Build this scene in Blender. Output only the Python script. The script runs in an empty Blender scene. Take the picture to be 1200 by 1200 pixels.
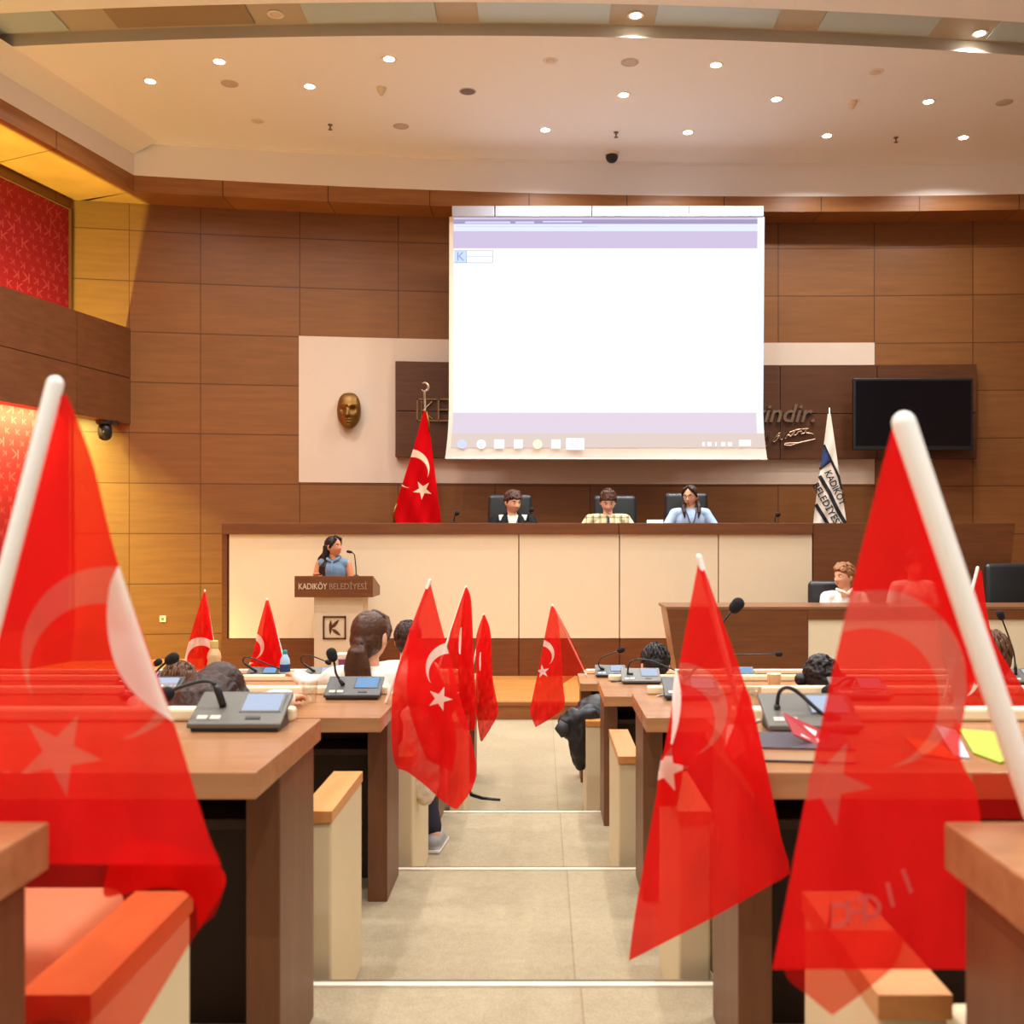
import bpy, bmesh, math, random
from mathutils import Vector, Matrix, Euler
random.seed(7)
PI = math.pi
SC = bpy.context.scene
COL = SC.collection
F, CX, CY, CZ = 1200.0, 635.0, 630.0, 1.77     # lens in pixels, vanishing point, eye height

def P(px, py, Y):
    """world point of a measured photo position at distance Y"""
    k = Y / F
    return Vector(((px - CX) * k, Y, CZ - (py - CY) * k))
def PX(px, Y): return (px - CX) * Y / F
def PZ(py, Y): return CZ - (py - CY) * Y / F

# ------------------------------------------------------------------ materials
def srgb(c):
    return tuple(((v / 255) / 12.92 if v / 255 <= .04045 else ((v / 255 + .055) / 1.055) ** 2.4) for v in c) + (1,)

class NT:
    def __init__(s, name):
        s.m = bpy.data.materials.new(name); s.m.use_nodes = True
        s.t = s.m.node_tree; s.t.nodes.clear()
        s.out = s.t.nodes.new('ShaderNodeOutputMaterial')
    def n(s, typ, **kw):
        nd = s.t.nodes.new(typ)
        for k, v in kw.items(): setattr(nd, k, v)
        return nd
    def l(s, a, b): s.t.links.new(a, b)
    def put(s, sock, v):
        if hasattr(v, 'is_output'): s.l(v, sock)
        else: sock.default_value = v
    def math(s, op, a, b=None, c=None):
        nd = s.n('ShaderNodeMath', operation=op)
        s.put(nd.inputs[0], a)
        if b is not None: s.put(nd.inputs[1], b)
        if c is not None: s.put(nd.inputs[2], c)
        return nd.outputs[0]
    def mix(s, f, a, b, blend='MIX'):
        nd = s.n('ShaderNodeMix', data_type='RGBA', blend_type=blend)
        s.put(nd.inputs[0], f); s.put(nd.inputs[6], a); s.put(nd.inputs[7], b)
        return nd.outputs[2]
    def coords(s, which='Object'):
        return s.n('ShaderNodeTexCoord').outputs[which]
    def mapping(s, vec, scale=(1, 1, 1), rot=(0, 0, 0)):
        nd = s.n('ShaderNodeMapping'); s.l(vec, nd.inputs[0])
        nd.inputs['Scale'].default_value = scale; nd.inputs['Rotation'].default_value = rot
        return nd.outputs[0]
    def noise(s, vec, scale, detail=3, rough=.5):
        nd = s.n('ShaderNodeTexNoise'); s.l(vec, nd.inputs['Vector'])
        nd.inputs['Scale'].default_value = scale; nd.inputs['Detail'].default_value = detail
        nd.inputs['Roughness'].default_value = rough
        return nd.outputs[0]
    def bsdf(s, col, rough=.5, metal=0, spec=.5, **kw):
        b = s.n('ShaderNodeBsdfPrincipled')
        s.put(b.inputs['Base Color'], col); s.put(b.inputs['Roughness'], rough)
        b.inputs['Metallic'].default_value = metal
        b.inputs['Specular IOR Level'].default_value = spec
        for k, v in kw.items(): s.put(b.inputs[k], v)
        return b
    def bump(s, h, strength=.2, dist=.01):
        b = s.n('ShaderNodeBump'); b.inputs['Strength'].default_value = strength
        b.inputs['Distance'].default_value = dist; s.l(h, b.inputs['Height'])
        return b.outputs[0]
    def done(s, sh):
        s.l(sh.outputs[0] if hasattr(sh, 'outputs') else sh, s.out.inputs[0]); return s.m

def m_plain(name, c, rough=.5, metal=0, spec=.5, var=.06, scale=14):
    t = NT(name); c = srgb(c)
    n = t.noise(t.coords(), scale)
    col = t.mix(n, tuple(v * (1 - var) for v in c[:3]) + (1,), tuple(min(1, v * (1 + var)) for v in c[:3]) + (1,))
    return t.done(t.bsdf(col, rough, metal, spec))

def m_wood(name, c1, c2, rough=.4, stretch=(1.2, 14, 14), spec=.4, scale=1.6):
    c1, c2 = [tuple(v * .94 for v in c) for c in (c1, c2)]
    t = NT(name)
    v = t.mapping(t.coords(), stretch)
    a = t.noise(v, scale, 6, .62)
    b = t.noise(t.coords(), .9, 2)
    r = t.n('ShaderNodeValToRGB'); t.l(a, r.inputs[0])
    r.color_ramp.elements[0].position = .3; r.color_ramp.elements[1].position = .72
    r.color_ramp.elements[0].color = srgb(c1); r.color_ramp.elements[1].color = srgb(c2)
    col = t.mix(t.math('MULTIPLY', b, .25), r.outputs[0], srgb(c1))
    sh = t.bsdf(col, rough, 0, spec)
    t.l(t.bump(a, .06, .004), sh.inputs['Normal'])
    return t.done(sh)

def m_panel(name, c1, c2, groove=.007, pw=1.31, ph=.663, horizontal=True):
    """veneer wall panels: one UV unit per panel, a dark open joint round each"""
    c1, c2 = [tuple(v * .92 for v in c) for c in (c1, c2)]
    t = NT(name)
    uv = t.n('ShaderNodeSeparateXYZ'); t.l(t.coords('UV'), uv.inputs[0])
    fu = t.math('FRACT', uv.outputs[0]); fv = t.math('FRACT', uv.outputs[1])
    du = t.math('MULTIPLY', t.math('SUBTRACT', .5, t.math('ABSOLUTE', t.math('SUBTRACT', fu, .5))), pw)
    dv = t.math('MULTIPLY', t.math('SUBTRACT', .5, t.math('ABSOLUTE', t.math('SUBTRACT', fv, .5))), ph)
    g = t.math('LESS_THAN', t.math('MINIMUM', du, dv), groove)
    cell = t.n('ShaderNodeCombineXYZ'); t.l(t.math('FLOOR', uv.outputs[0]), cell.inputs[0]); t.l(t.math('FLOOR', uv.outputs[1]), cell.inputs[1])
    wn = t.n('ShaderNodeTexWhiteNoise'); t.l(cell.outputs[0], wn.inputs[0])
    a = t.noise(t.mapping(t.coords(), (1.0, 1.0, 12) if horizontal else (12, 12, 1)), 1.5, 6, .6)
    r = t.n('ShaderNodeValToRGB'); t.l(a, r.inputs[0])
    r.color_ramp.elements[0].position = .28; r.color_ramp.elements[1].position = .75
    r.color_ramp.elements[0].color = srgb(c1); r.color_ramp.elements[1].color = srgb(c2)
    hs = t.n('ShaderNodeHueSaturation'); t.l(r.outputs[0], hs.inputs['Color'])
    t.l(t.math('ADD', t.math('MULTIPLY', wn.outputs[0], .16), .92), hs.inputs['Value'])
    col = t.mix(g, hs.outputs[0], srgb((92, 54, 26)))
    sh = t.bsdf(col, .42, 0, .35)
    t.l(t.bump(t.math('SUBTRACT', 1, g), .5, .006), sh.inputs['Normal'])
    return t.done(sh)

def m_emit(name, c, strength):
    t = NT(name); e = t.n('ShaderNodeEmission')
    e.inputs[0].default_value = srgb(c); e.inputs[1].default_value = strength
    return t.done(e)

def m_cloth(name, c, rough=.9, var=.12, scale=60, trans=0, bump=.15):
    t = NT(name); c = srgb(c)
    n = t.noise(t.coords(), scale, 4)
    n2 = t.noise(t.coords(), 7, 2)
    f = t.math('ADD', t.math('MULTIPLY', n, .5), t.math('MULTIPLY', n2, .5))
    col = t.mix(f, tuple(v * (1 - var) for v in c[:3]) + (1,), tuple(min(1, v * (1 + var)) for v in c[:3]) + (1,))
    sh = t.bsdf(col, rough, 0, .15)
    t.l(t.bump(n, bump, .004), sh.inputs['Normal'])
    return t.done(sh)

def m_hair(name, c, scale=(55, 55, 6), gloss=.42):
    t = NT(name); c = srgb(c)
    n = t.noise(t.mapping(t.coords(), scale), 1.0, 5, .6)
    col = t.mix(n, tuple(v * .55 for v in c[:3]) + (1,), tuple(min(1, v * 1.5) for v in c[:3]) + (1,))
    sh = t.bsdf(col, gloss, 0, .3)
    t.l(t.bump(n, .55, .01), sh.inputs['Normal'])
    return t.done(sh)

def m_skin(name, c):
    t = NT(name); c = srgb(c)
    n = t.noise(t.coords(), 22, 3)
    col = t.mix(n, c, tuple((v * w) for v, w in zip(c[:3], (1.0, .88, .85))) + (1,))
    return t.done(t.bsdf(col, .55, 0, .3, **{'Subsurface Weight': .12, 'Subsurface Radius': (.02, .008, .004)}))

def m_glass(name, c=(255, 255, 255), rough=.02, a=.75):
    """clear drinking glass / bottle wall: mostly see-through with a glossy coat"""
    t = NT(name)
    tr = t.n('ShaderNodeBsdfTransparent'); tr.inputs[0].default_value = srgb(c)
    g = t.n('ShaderNodeBsdfGlossy'); g.inputs['Color'].default_value = (1, 1, 1, 1); g.inputs['Roughness'].default_value = rough
    m = t.n('ShaderNodeMixShader'); m.inputs[0].default_value = 1 - a
    t.l(tr.outputs[0], m.inputs[1]); t.l(g.outputs[0], m.inputs[2])
    return t.done(m)

def star_crescent(t, uv_out):
    """mask of the crescent and star; UV unit = hoist height, origin at the crescent's centre, +u towards the star"""
    s = t.n('ShaderNodeSeparateXYZ'); t.l(uv_out, s.inputs[0])
    x, y = s.outputs[0], s.outputs[1]
    def rad(cx, cy=0):
        dx = t.math('SUBTRACT', x, cx); dy = t.math('SUBTRACT', y, cy)
        return dx, dy, t.math('SQRT', t.math('ADD', t.math('MULTIPLY', dx, dx), t.math('MULTIPLY', dy, dy)))
    _, _, r0 = rad(0); _, _, r1 = rad(.0625)
    cres = t.math('MULTIPLY', t.math('LESS_THAN', r0, .25), t.math('GREATER_THAN', r1, .2))
    dx, dy, r = rad(.32)
    a = t.math('ARCTAN2', dy, dx)
    a = t.math('PINGPONG', t.math('ADD', a, PI), PI / 5)          # a tip points at the crescent
    st = t.math('LESS_THAN', t.math('MULTIPLY', r, t.math('COSINE', t.math('SUBTRACT', a, 2 * PI / 5))), .125 * math.cos(2 * PI / 5))
    return t.math('MAXIMUM', cres, st)

def m_flag(name, white, red=(236, 32, 30), see=.15, glow=.45):
    t = NT(name)
    k = star_crescent(t, t.coords('UV'))
    w = t.noise(t.coords(), 420, 1)
    rc = tuple(v for v in srgb(red))
    col = t.mix(k, rc, srgb(white))
    d = t.n('ShaderNodeBsdfDiffuse'); t.l(col, d.inputs[0])
    tl = t.n('ShaderNodeBsdfTranslucent'); t.l(col, tl.inputs[0])
    t.l(t.bump(w, .08, .002), d.inputs['Normal'])
    m = t.n('ShaderNodeMixShader'); m.inputs[0].default_value = glow
    t.l(d.outputs[0], m.inputs[1]); t.l(tl.outputs[0], m.inputs[2])
    tr = t.n('ShaderNodeBsdfTransparent')
    t.l(t.mix(k, srgb((255, 180, 160)), srgb((255, 225, 210))), tr.inputs[0])
    m2 = t.n('ShaderNodeMixShader'); m2.inputs[0].default_value = see
    t.l(m.outputs[0], m2.inputs[1]); t.l(tr.outputs[0], m2.inputs[2])
    return t.done(m2)

def m_kwall(name):
    """red wall covering with rows of pale letter K, every second one mirrored"""
    t = NT(name)
    s = t.n('ShaderNodeSeparateXYZ'); t.l(t.coords('UV'), s.inputs[0])
    u, v = s.outputs[0], s.outputs[1]
    row = t.math('FLOOR', v)
    u = t.math('ADD', u, t.math('MULTIPLY', row, .37))
    col_i = t.math('FLOOR', u)
    x = t.math('SUBTRACT', t.math('FRACT', u), .5); y = t.math('SUBTRACT', t.math('FRACT', v), .5)
    flip = t.math('SUBTRACT', 1, t.math('MULTIPLY', 2, t.math('LESS_THAN', t.math('FRACT', t.math('MULTIPLY', row, .25)), .3)))
    x = t.math('MULTIPLY', x, flip)
    cmb = t.n('ShaderNodeCombineXYZ'); t.l(col_i, cmb.inputs[0]); t.l(row, cmb.inputs[1])
    wn = t.n('ShaderNodeTexWhiteNoise'); t.l(cmb.outputs[0], wn.inputs[0])
    sz = t.math('ADD', .65, t.math('MULTIPLY', wn.outputs[0], .75))
    x = t.math('MULTIPLY', x, sz); y = t.math('MULTIPLY', y, sz)
    ay = t.math('ABSOLUTE', y)
    bar = t.math('MULTIPLY', t.math('LESS_THAN', t.math('ABSOLUTE', t.math('ADD', x, .19)), .045), t.math('LESS_THAN', ay, .3))
    dg = t.math('LESS_THAN', t.math('ABSOLUTE', t.math('SUBTRACT', ay, t.math('ADD', x, .1))), .06)
    arm = t.math('MULTIPLY', dg, t.math('MULTIPLY', t.math('GREATER_THAN', x, -.14), t.math('LESS_THAN', ay, .3)))
    k = t.math('MAXIMUM', bar, arm)
    col = t.mix(k, srgb((126, 12, 24)), srgb((150, 44, 52)))
    return t.done(t.bsdf(col, .6, 0, .2))

M = {}
def setup_mats():
    M['wall'] = m_panel('wall_veneer', (136, 85, 41), (153, 97, 48))
    M['fascia'] = m_panel('fascia_veneer', (156, 98, 50), (186, 122, 66), ph=5)
    M['band'] = m_panel('gallery_veneer', (106, 62, 32), (132, 80, 44))
    M['board'] = m_wood('board_wood', (84, 46, 22), (104, 60, 32), .38)
    M['dais'] = m_wood('dais_wood', (108, 62, 30), (136, 80, 40), .4)
    M['desk'] = m_wood('desk_wood', (166, 112, 70), (196, 140, 94), .25, (1.4, 12, 12))
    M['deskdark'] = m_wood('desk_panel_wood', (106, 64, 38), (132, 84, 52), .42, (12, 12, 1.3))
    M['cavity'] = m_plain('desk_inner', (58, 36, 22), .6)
    M['cream'] = m_plain('cream_laminate', (236, 220, 186), .45, var=.02)
    M['recess'] = m_plain('cream_plaster', (216, 192, 168), .7, var=.02)
    M['seatcream'] = m_plain('cream_leather', (222, 200, 158), .45, var=.03)
    M['cap'] = m_wood('armrest_wood', (206, 132, 66), (230, 164, 96), .35, (12, 1.2, 12))
    M['ledge'] = m_plain('ledge_cream', (246, 226, 184), .5, var=.02)
    M['parquet'] = m_wood('parquet', (196, 128, 60), (222, 158, 86), .3, (1.5, 9, 1))
    M['white'] = m_plain('ceiling_paint', (248, 244, 243), .8, var=.01)
    M['cove'] = m_plain('cove_paint', (242, 232, 224), .8, var=.01)
    M['slot'] = m_plain('slot_trim', (190, 178, 160), .5, var=.02)
    M['slotglass'] = m_plain('frosted_panel', (190, 206, 210), .35, var=.03)
    M['slotdark'] = m_plain('frosted_panel_dim', (160, 138, 112), .4, var=.03)
    M['red'] = m_kwall('red_k_wallcovering')
    M['black'] = m_plain('black_plastic', (24, 23, 23), .4)
    M['blackm'] = m_plain('black_foam', (16, 15, 15), .9)
    M['leather'] = m_plain('black_leather', (34, 37, 37), .38, spec=.5)
    M['grey'] = m_plain('unit_grey', (94, 89, 78), .42)
    M['darkgrey'] = m_plain('unit_charcoal', (58, 54, 50), .42)
    M['button'] = m_plain('pale_button', (206, 198, 184), .4)
    M['lcd'] = m_emit('lit_display', (208, 220, 246), .8)
    M['lcdblue'] = m_emit('lit_display_blue', (150, 194, 240), .75)
    M['pole'] = m_plain('white_pole', (255, 250, 238), .4, var=.0)
    M['metal'] = m_plain('brushed_metal', (196, 176, 150), .28, 1)
    M['chrome'] = m_plain('bronze_letter', (150, 112, 74), .25, .9)
    M['gold'] = m_plain('gilt_bronze', (128, 90, 38), .45, .75, var=.2, scale=9)
    M['tv'] = m_plain('tv_glass', (9, 9, 14), .08)
    M['flag'] = m_flag('flag_front', (250, 226, 208))
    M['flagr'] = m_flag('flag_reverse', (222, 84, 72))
    M['flagwide'] = m_flag('flag_heavy', (255, 222, 184), (206, 14, 20), .0, .15)
    M['paper'] = m_plain('white_paper', (244, 238, 226), .7, var=.02)
    M['papercream'] = m_plain('cream_paper', (250, 230, 190), .7, var=.02)
    M['lamp'] = m_emit('lamp_lens', (255, 246, 226), 30)
    M['lampoff'] = m_plain('lamp_dark', (226, 208, 190), .4)
    M['strip'] = m_emit('led_strip', (255, 206, 70), 6)
    M['stripw'] = m_emit('led_strip_low', (255, 222, 120), 8)
    M['ringw'] = m_plain('lamp_trim', (238, 226, 210), .4, var=.01)
    M['spk'] = m_plain('speaker_grille', (206, 190, 174), .6)
    M['spk2'] = m_plain('detector_beige', (234, 212, 180), .5)
    M['spkd'] = m_plain('speaker_grille_dark', (128, 112, 100), .6)
    M['glass'] = m_glass('clear_glass', (246, 244, 240), .03, .86)
    M['bluegl'] = m_plain('blue_bottle', (176, 206, 224), .15, var=.12)
    M['juice'] = m_plain('cloudy_drink', (226, 186, 132), .3)
    M['capY'] = m_plain('straw_cap', (222, 190, 110), .5)
    M['capB'] = m_plain('teal_cap', (40, 150, 170), .4)
    M['purple'] = m_plain('purple_card', (128, 62, 112), .5); M['palepink'] = m_plain('pale_pink_card', (236, 210, 190), .6)
    M['bookcover'] = m_plain('book_cover', (52, 36, 52), .35); M['flyerred'] = m_plain('flyer_red', (178, 44, 52), .45)
    M['lime'] = m_plain('lime_paper', (168, 182, 56), .7); M['orange'] = m_plain('orange_paper', (238, 128, 44), .7); M['lilac'] = m_plain('lilac_paper', (226, 206, 226), .7)
    M['carpet'] = None

# ------------------------------------------------------------------ mesh builder
class MB:
    def __init__(s): s.v = []; s.f = []; s.mi = []; s.uv = {}; s.cur = 0
    def add(s, vs, fs):
        b = len(s.v); s.v += [Vector(v) for v in vs]
        for f in fs: s.f.append(tuple(b + i for i in f)); s.mi.append(s.cur)
        return s
    def box(s, lo, hi, M4=None):
        x0, y0, z0 = lo; x1, y1, z1 = hi
        vs = [Vector(p) for p in ((x0,y0,z0),(x1,y0,z0),(x1,y1,z0),(x0,y1,z0),(x0,y0,z1),(x1,y0,z1),(x1,y1,z1),(x0,y1,z1))]
        if M4 is not None: vs = [M4 @ v for v in vs]
        return s.add(vs, [(3,2,1,0),(4,5,6,7),(0,1,5,4),(1,2,6,5),(2,3,7,6),(3,0,4,7)])
    def prism(s, poly, d, axis='y', a=0.0):
        """extrude a 2-D outline: axis y -> outline in XZ from Y=a to a+d; z -> XY; x -> YZ"""
        n = len(poly)
        def pt(p, w):
            return {'y': (p[0], w, p[1]), 'z': (p[0], p[1], w), 'x': (w, p[0], p[1])}[axis]
        vs = [pt(p, a) for p in poly] + [pt(p, a + d) for p in poly]
        fs = [tuple(range(n)), tuple(range(2 * n - 1, n - 1, -1))]
        fs += [(i, i + n, (i + 1) % n + n, (i + 1) % n) for i in range(n)]
        return s.add(vs, fs)
    def tube(s, pts, r, n=10, caps=True):
        pts = [Vector(p) for p in pts]
        rs = r if isinstance(r, (list, tuple)) else [r] * len(pts)
        ref = Vector((0, 0, 1)); b = len(s.v); nx = None
        for i, p in enumerate(pts):
            d = (pts[min(i + 1, len(pts) - 1)] - pts[max(i - 1, 0)]).normalized()
            if nx is None:
                nx = d.cross(ref if abs(d.z) < .95 else Vector((1, 0, 0))).normalized()
            else:
                nx = (nx - d * nx.dot(d)).normalized()
            ny = d.cross(nx)
            for j in range(n):
                a = 2 * PI * j / n
                s.v.append(p + (nx * math.cos(a) + ny * math.sin(a)) * rs[i])
        for i in range(len(pts) - 1):
            for j in range(n):
                s.f.append((b + i*n + j, b + i*n + (j+1) % n, b + (i+1)*n + (j+1) % n, b + (i+1)*n + j)); s.mi.append(s.cur)
        if caps:
            s.f.append(tuple(b + j for j in range(n - 1, -1, -1))); s.mi.append(s.cur)
            e = b + (len(pts) - 1) * n
            s.f.append(tuple(e + j for j in range(n))); s.mi.append(s.cur)
        return s
    def lathe(s, prof, c=(0, 0, 0), n=24, M4=None):
        """profile of (radius, height) turned about Z"""
        b = len(s.v); c = Vector(c)
        for r, z in prof:
            for j in range(n):
                a = 2 * PI * j / n
                v = Vector((r * math.cos(a), r * math.sin(a), z))
                s.v.append((M4 @ v if M4 is not None else v) + c)
        for i in range(len(prof) - 1):
            for j in range(n):
                s.f.append((b+i*n+j, b+i*n+(j+1) % n, b+(i+1)*n+(j+1) % n, b+(i+1)*n+j)); s.mi.append(s.cur)
        s.f.append(tuple(b + j for j in range(n - 1, -1, -1))); s.mi.append(s.cur)
        e = b + (len(prof) - 1) * n
        s.f.append(tuple(e + j for j in range(n))); s.mi.append(s.cur)
        return s
    def ball(s, c, r, nu=16, nv=10, M3=None):
        c = Vector(c); rr = Vector(r) if isinstance(r, (list, tuple, Vector)) else Vector((r, r, r))
        b = len(s.v)
        def put(x, y, z):
            v = Vector((x * rr.x, y * rr.y, z * rr.z))
            s.v.append((M3 @ v if M3 is not None else v) + c)
        put(0, 0, -1)
        for i in range(1, nv):
            t = -PI / 2 + PI * i / nv
            for j in range(nu):
                a = 2 * PI * j / nu
                put(math.cos(t) * math.cos(a), math.cos(t) * math.sin(a), math.sin(t))
        put(0, 0, 1)
        top = len(s.v) - 1
        for j in range(nu):
            s.f.append((b, b + 1 + (j + 1) % nu, b + 1 + j)); s.mi.append(s.cur)
            q = b + 1 + (nv - 2) * nu
            s.f.append((top, q + j, q + (j + 1) % nu)); s.mi.append(s.cur)
        for i in range(nv - 2):
            for j in range(nu):
                q = b + 1 + i * nu
                s.f.append((q + j, q + (j+1) % nu, q + nu + (j+1) % nu, q + nu + j)); s.mi.append(s.cur)
        return s
    def cap(s, p0, p1, r0, r1=None, n=12):
        """capsule with rounded ends"""
        r1 = r0 if r1 is None else r1
        p0, p1 = Vector(p0), Vector(p1); d = p1 - p0; L = d.length
        if L < 1e-6: return s.ball(p0, max(r0, r1), n, 8)
        d /= L; pts, rs = [], []
        for i in range(5):
            a = PI / 2 * (1 - i / 4.0); pts.append(p0 - d * (r0 * math.sin(a))); rs.append(max(r0 * math.cos(a), r0 * .05))
        for i in range(5):
            a = PI / 2 * i / 4.0; pts.append(p1 + d * (r1 * math.sin(a))); rs.append(max(r1 * math.cos(a), r1 * .05))
        return s.tube(pts, rs, n)
    def grid(s, fn, nu, nv, uvfn=None, flip=False):
        b = len(s.v)
        for j in range(nv + 1):
            for i in range(nu + 1):
                s.v.append(Vector(fn(i / nu, j / nv)))
                if uvfn: s.uv[len(s.v) - 1] = uvfn(i / nu, j / nv)
        for j in range(nv):
            for i in range(nu):
                q = b + j * (nu + 1) + i
                f = (q, q + 1, q + nu + 2, q + nu + 1)
                s.f.append(f[::-1] if flip else f); s.mi.append(s.cur)
        return s
    def xf(s, M4):
        s.v = [M4 @ v for v in s.v]; return s
    def build(s, name, mats, parent=None, world=False, smooth=False, bevel=0, seg=2, remesh=0, smooth_it=0, disp=None, subsurf=0, fixn=True):
        me = bpy.data.meshes.new(name)
        vs = s.v
        if world and parent is not None:
            inv = parent.matrix_basis.inverted()
            vs = [inv @ v for v in vs]
        me.from_pydata([tuple(v) for v in vs], [], s.f)
        mats = mats if isinstance(mats, (list, tuple)) else [mats]
        for m in mats: me.materials.append(M[m] if isinstance(m, str) else m)
        if len(mats) > 1:
            for p, i in zip(me.polygons, s.mi): p.material_index = i
        if s.uv:
            L = me.uv_layers.new(name='UVMap')
            for lp in me.loops: L.data[lp.index].uv = s.uv.get(lp.vertex_index, (0, 0))
        if fixn and not s.uv:
            bm = bmesh.new(); bm.from_mesh(me); bmesh.ops.recalc_face_normals(bm, faces=bm.faces); bm.to_mesh(me); bm.free()
        o = bpy.data.objects.new(name, me); COL.objects.link(o)
        bake = False
        if bevel:
            md = o.modifiers.new('b', 'BEVEL'); md.width = bevel; md.segments = seg; md.limit_method = 'ANGLE'; md.angle_limit = .6
            bake = True
        if remesh:
            md = o.modifiers.new('r', 'REMESH'); md.mode = 'VOXEL'; md.voxel_size = remesh; md.use_smooth_shade = True; bake = True
        if smooth_it:
            md = o.modifiers.new('s', 'SMOOTH'); md.iterations = smooth_it; md.factor = .5; bake = True
        if disp:
            tx = bpy.data.textures.new('d', 'CLOUDS'); tx.noise_scale = disp[1]; tx.noise_depth = 3
            md = o.modifiers.new('d', 'DISPLACE'); md.texture = tx; md.strength = disp[0]; md.mid_level = .5; bake = True
        if subsurf:
            md = o.modifiers.new('ss', 'SUBSURF'); md.levels = md.render_levels = subsurf; bake = True
        if bake:
            dg = bpy.context.evaluated_depsgraph_get(); dg.update()
            nm = bpy.data.meshes.new_from_object(o.evaluated_get(dg))
            o.modifiers.clear(); o.data = nm; nm.name = name
        if smooth or remesh or subsurf:
            for p in o.data.polygons: p.use_smooth = True
        if parent is not None: o.parent = parent
        return o

def tag(o, label=None, cat=None, group=None, kind=None):
    if label: o['label'] = label
    if cat: o['category'] = cat
    if group: o['group'] = group
    if kind: o['kind'] = kind
    return o
def thing(name, loc, label, cat, group=None, rz=0):
    o = bpy.data.objects.new(name, None); COL.objects.link(o)
    o.empty_display_size = .05
    o.location = loc; o.rotation_euler = (0, 0, rz)
    o.matrix_basis = Matrix.Translation(Vector(loc)) @ Matrix.Rotation(rz, 4, 'Z')
    return tag(o, label, cat, group)
def structure(name, mb, mats, **kw):
    return tag(mb.build(name, mats, **kw), kind='structure')
def copy_tree(o, parent=None):
    c = o.copy(); COL.objects.link(c)
    if parent is not None: c.parent = parent
    for ch in list(o.children): copy_tree(ch, c)
    return c
def text_mb(body, size, extrude=.004, shear=0, align='CENTER', bold=False):
    """lettering lying in the XZ plane, facing -Y"""
    cu = bpy.data.curves.new('t', 'FONT'); cu.body = body; cu.size = size; cu.extrude = extrude
    cu.shear = shear; cu.align_x = align; cu.align_y = 'CENTER'; cu.resolution_u = 3
    if bold: cu.offset = size * .012
    o = bpy.data.objects.new('t', cu); COL.objects.link(o)
    dg = bpy.context.evaluated_depsgraph_get(); dg.update()
    me = bpy.data.meshes.new_from_object(o.evaluated_get(dg))
    mb = MB(); mb.add([(v.co.x, -v.co.z, v.co.y) for v in me.vertices], [tuple(p.vertices) for p in me.polygons])
    bpy.data.objects.remove(o); bpy.data.curves.remove(cu); bpy.data.meshes.remove(me)
    return mb
def merge(mb, other, off=(0, 0, 0)):
    off = Vector(off); b = len(mb.v)
    mb.v += [v + off for v in other.v]
    for f in other.f: mb.f.append(tuple(b + i for i in f)); mb.mi.append(mb.cur)
    return mb
setup_mats()
# ================================================================== the room
def wallY(x): return 14.28 - .011 * (x - 3.4) ** 2
SEAMX = [-7.7, -6.3, -5.41, -4.53, -3.26, -1.957, -.644, .67, 1.98, 3.296, 4.63, 5.98, 7.33, 8.7]
SEAMZ0, PH = 5.80, .663
CEIL, FTOP, FBOT = 6.79, 6.36, 6.155
def seam_u(x):
    for i in range(len(SEAMX) - 1):
        if x <= SEAMX[i + 1]: return i + (x - SEAMX[i]) / (SEAMX[i + 1] - SEAMX[i])
    return len(SEAMX) - 1
def lx(Y, x0, y0): return x0 - .217 * (y0 - Y)           # the splayed left side
def wallL(Y): return lx(Y, -6.08, 13.29)
def bandL(Y): return lx(Y, -5.40, 13.40)
def fasL(Y): return lx(Y, -5.17, 12.96)
YB = -2.0
XR = 8.3
FL = {0: .69, 1: .555, 2: .37, 3: .185, 4: 0.0}
EDGE = {0: 1.25, 1: 2.80, 2: 4.34, 3: 5.93}
STAGE, STY, PLAT = .166, 9.97, .90

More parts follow.
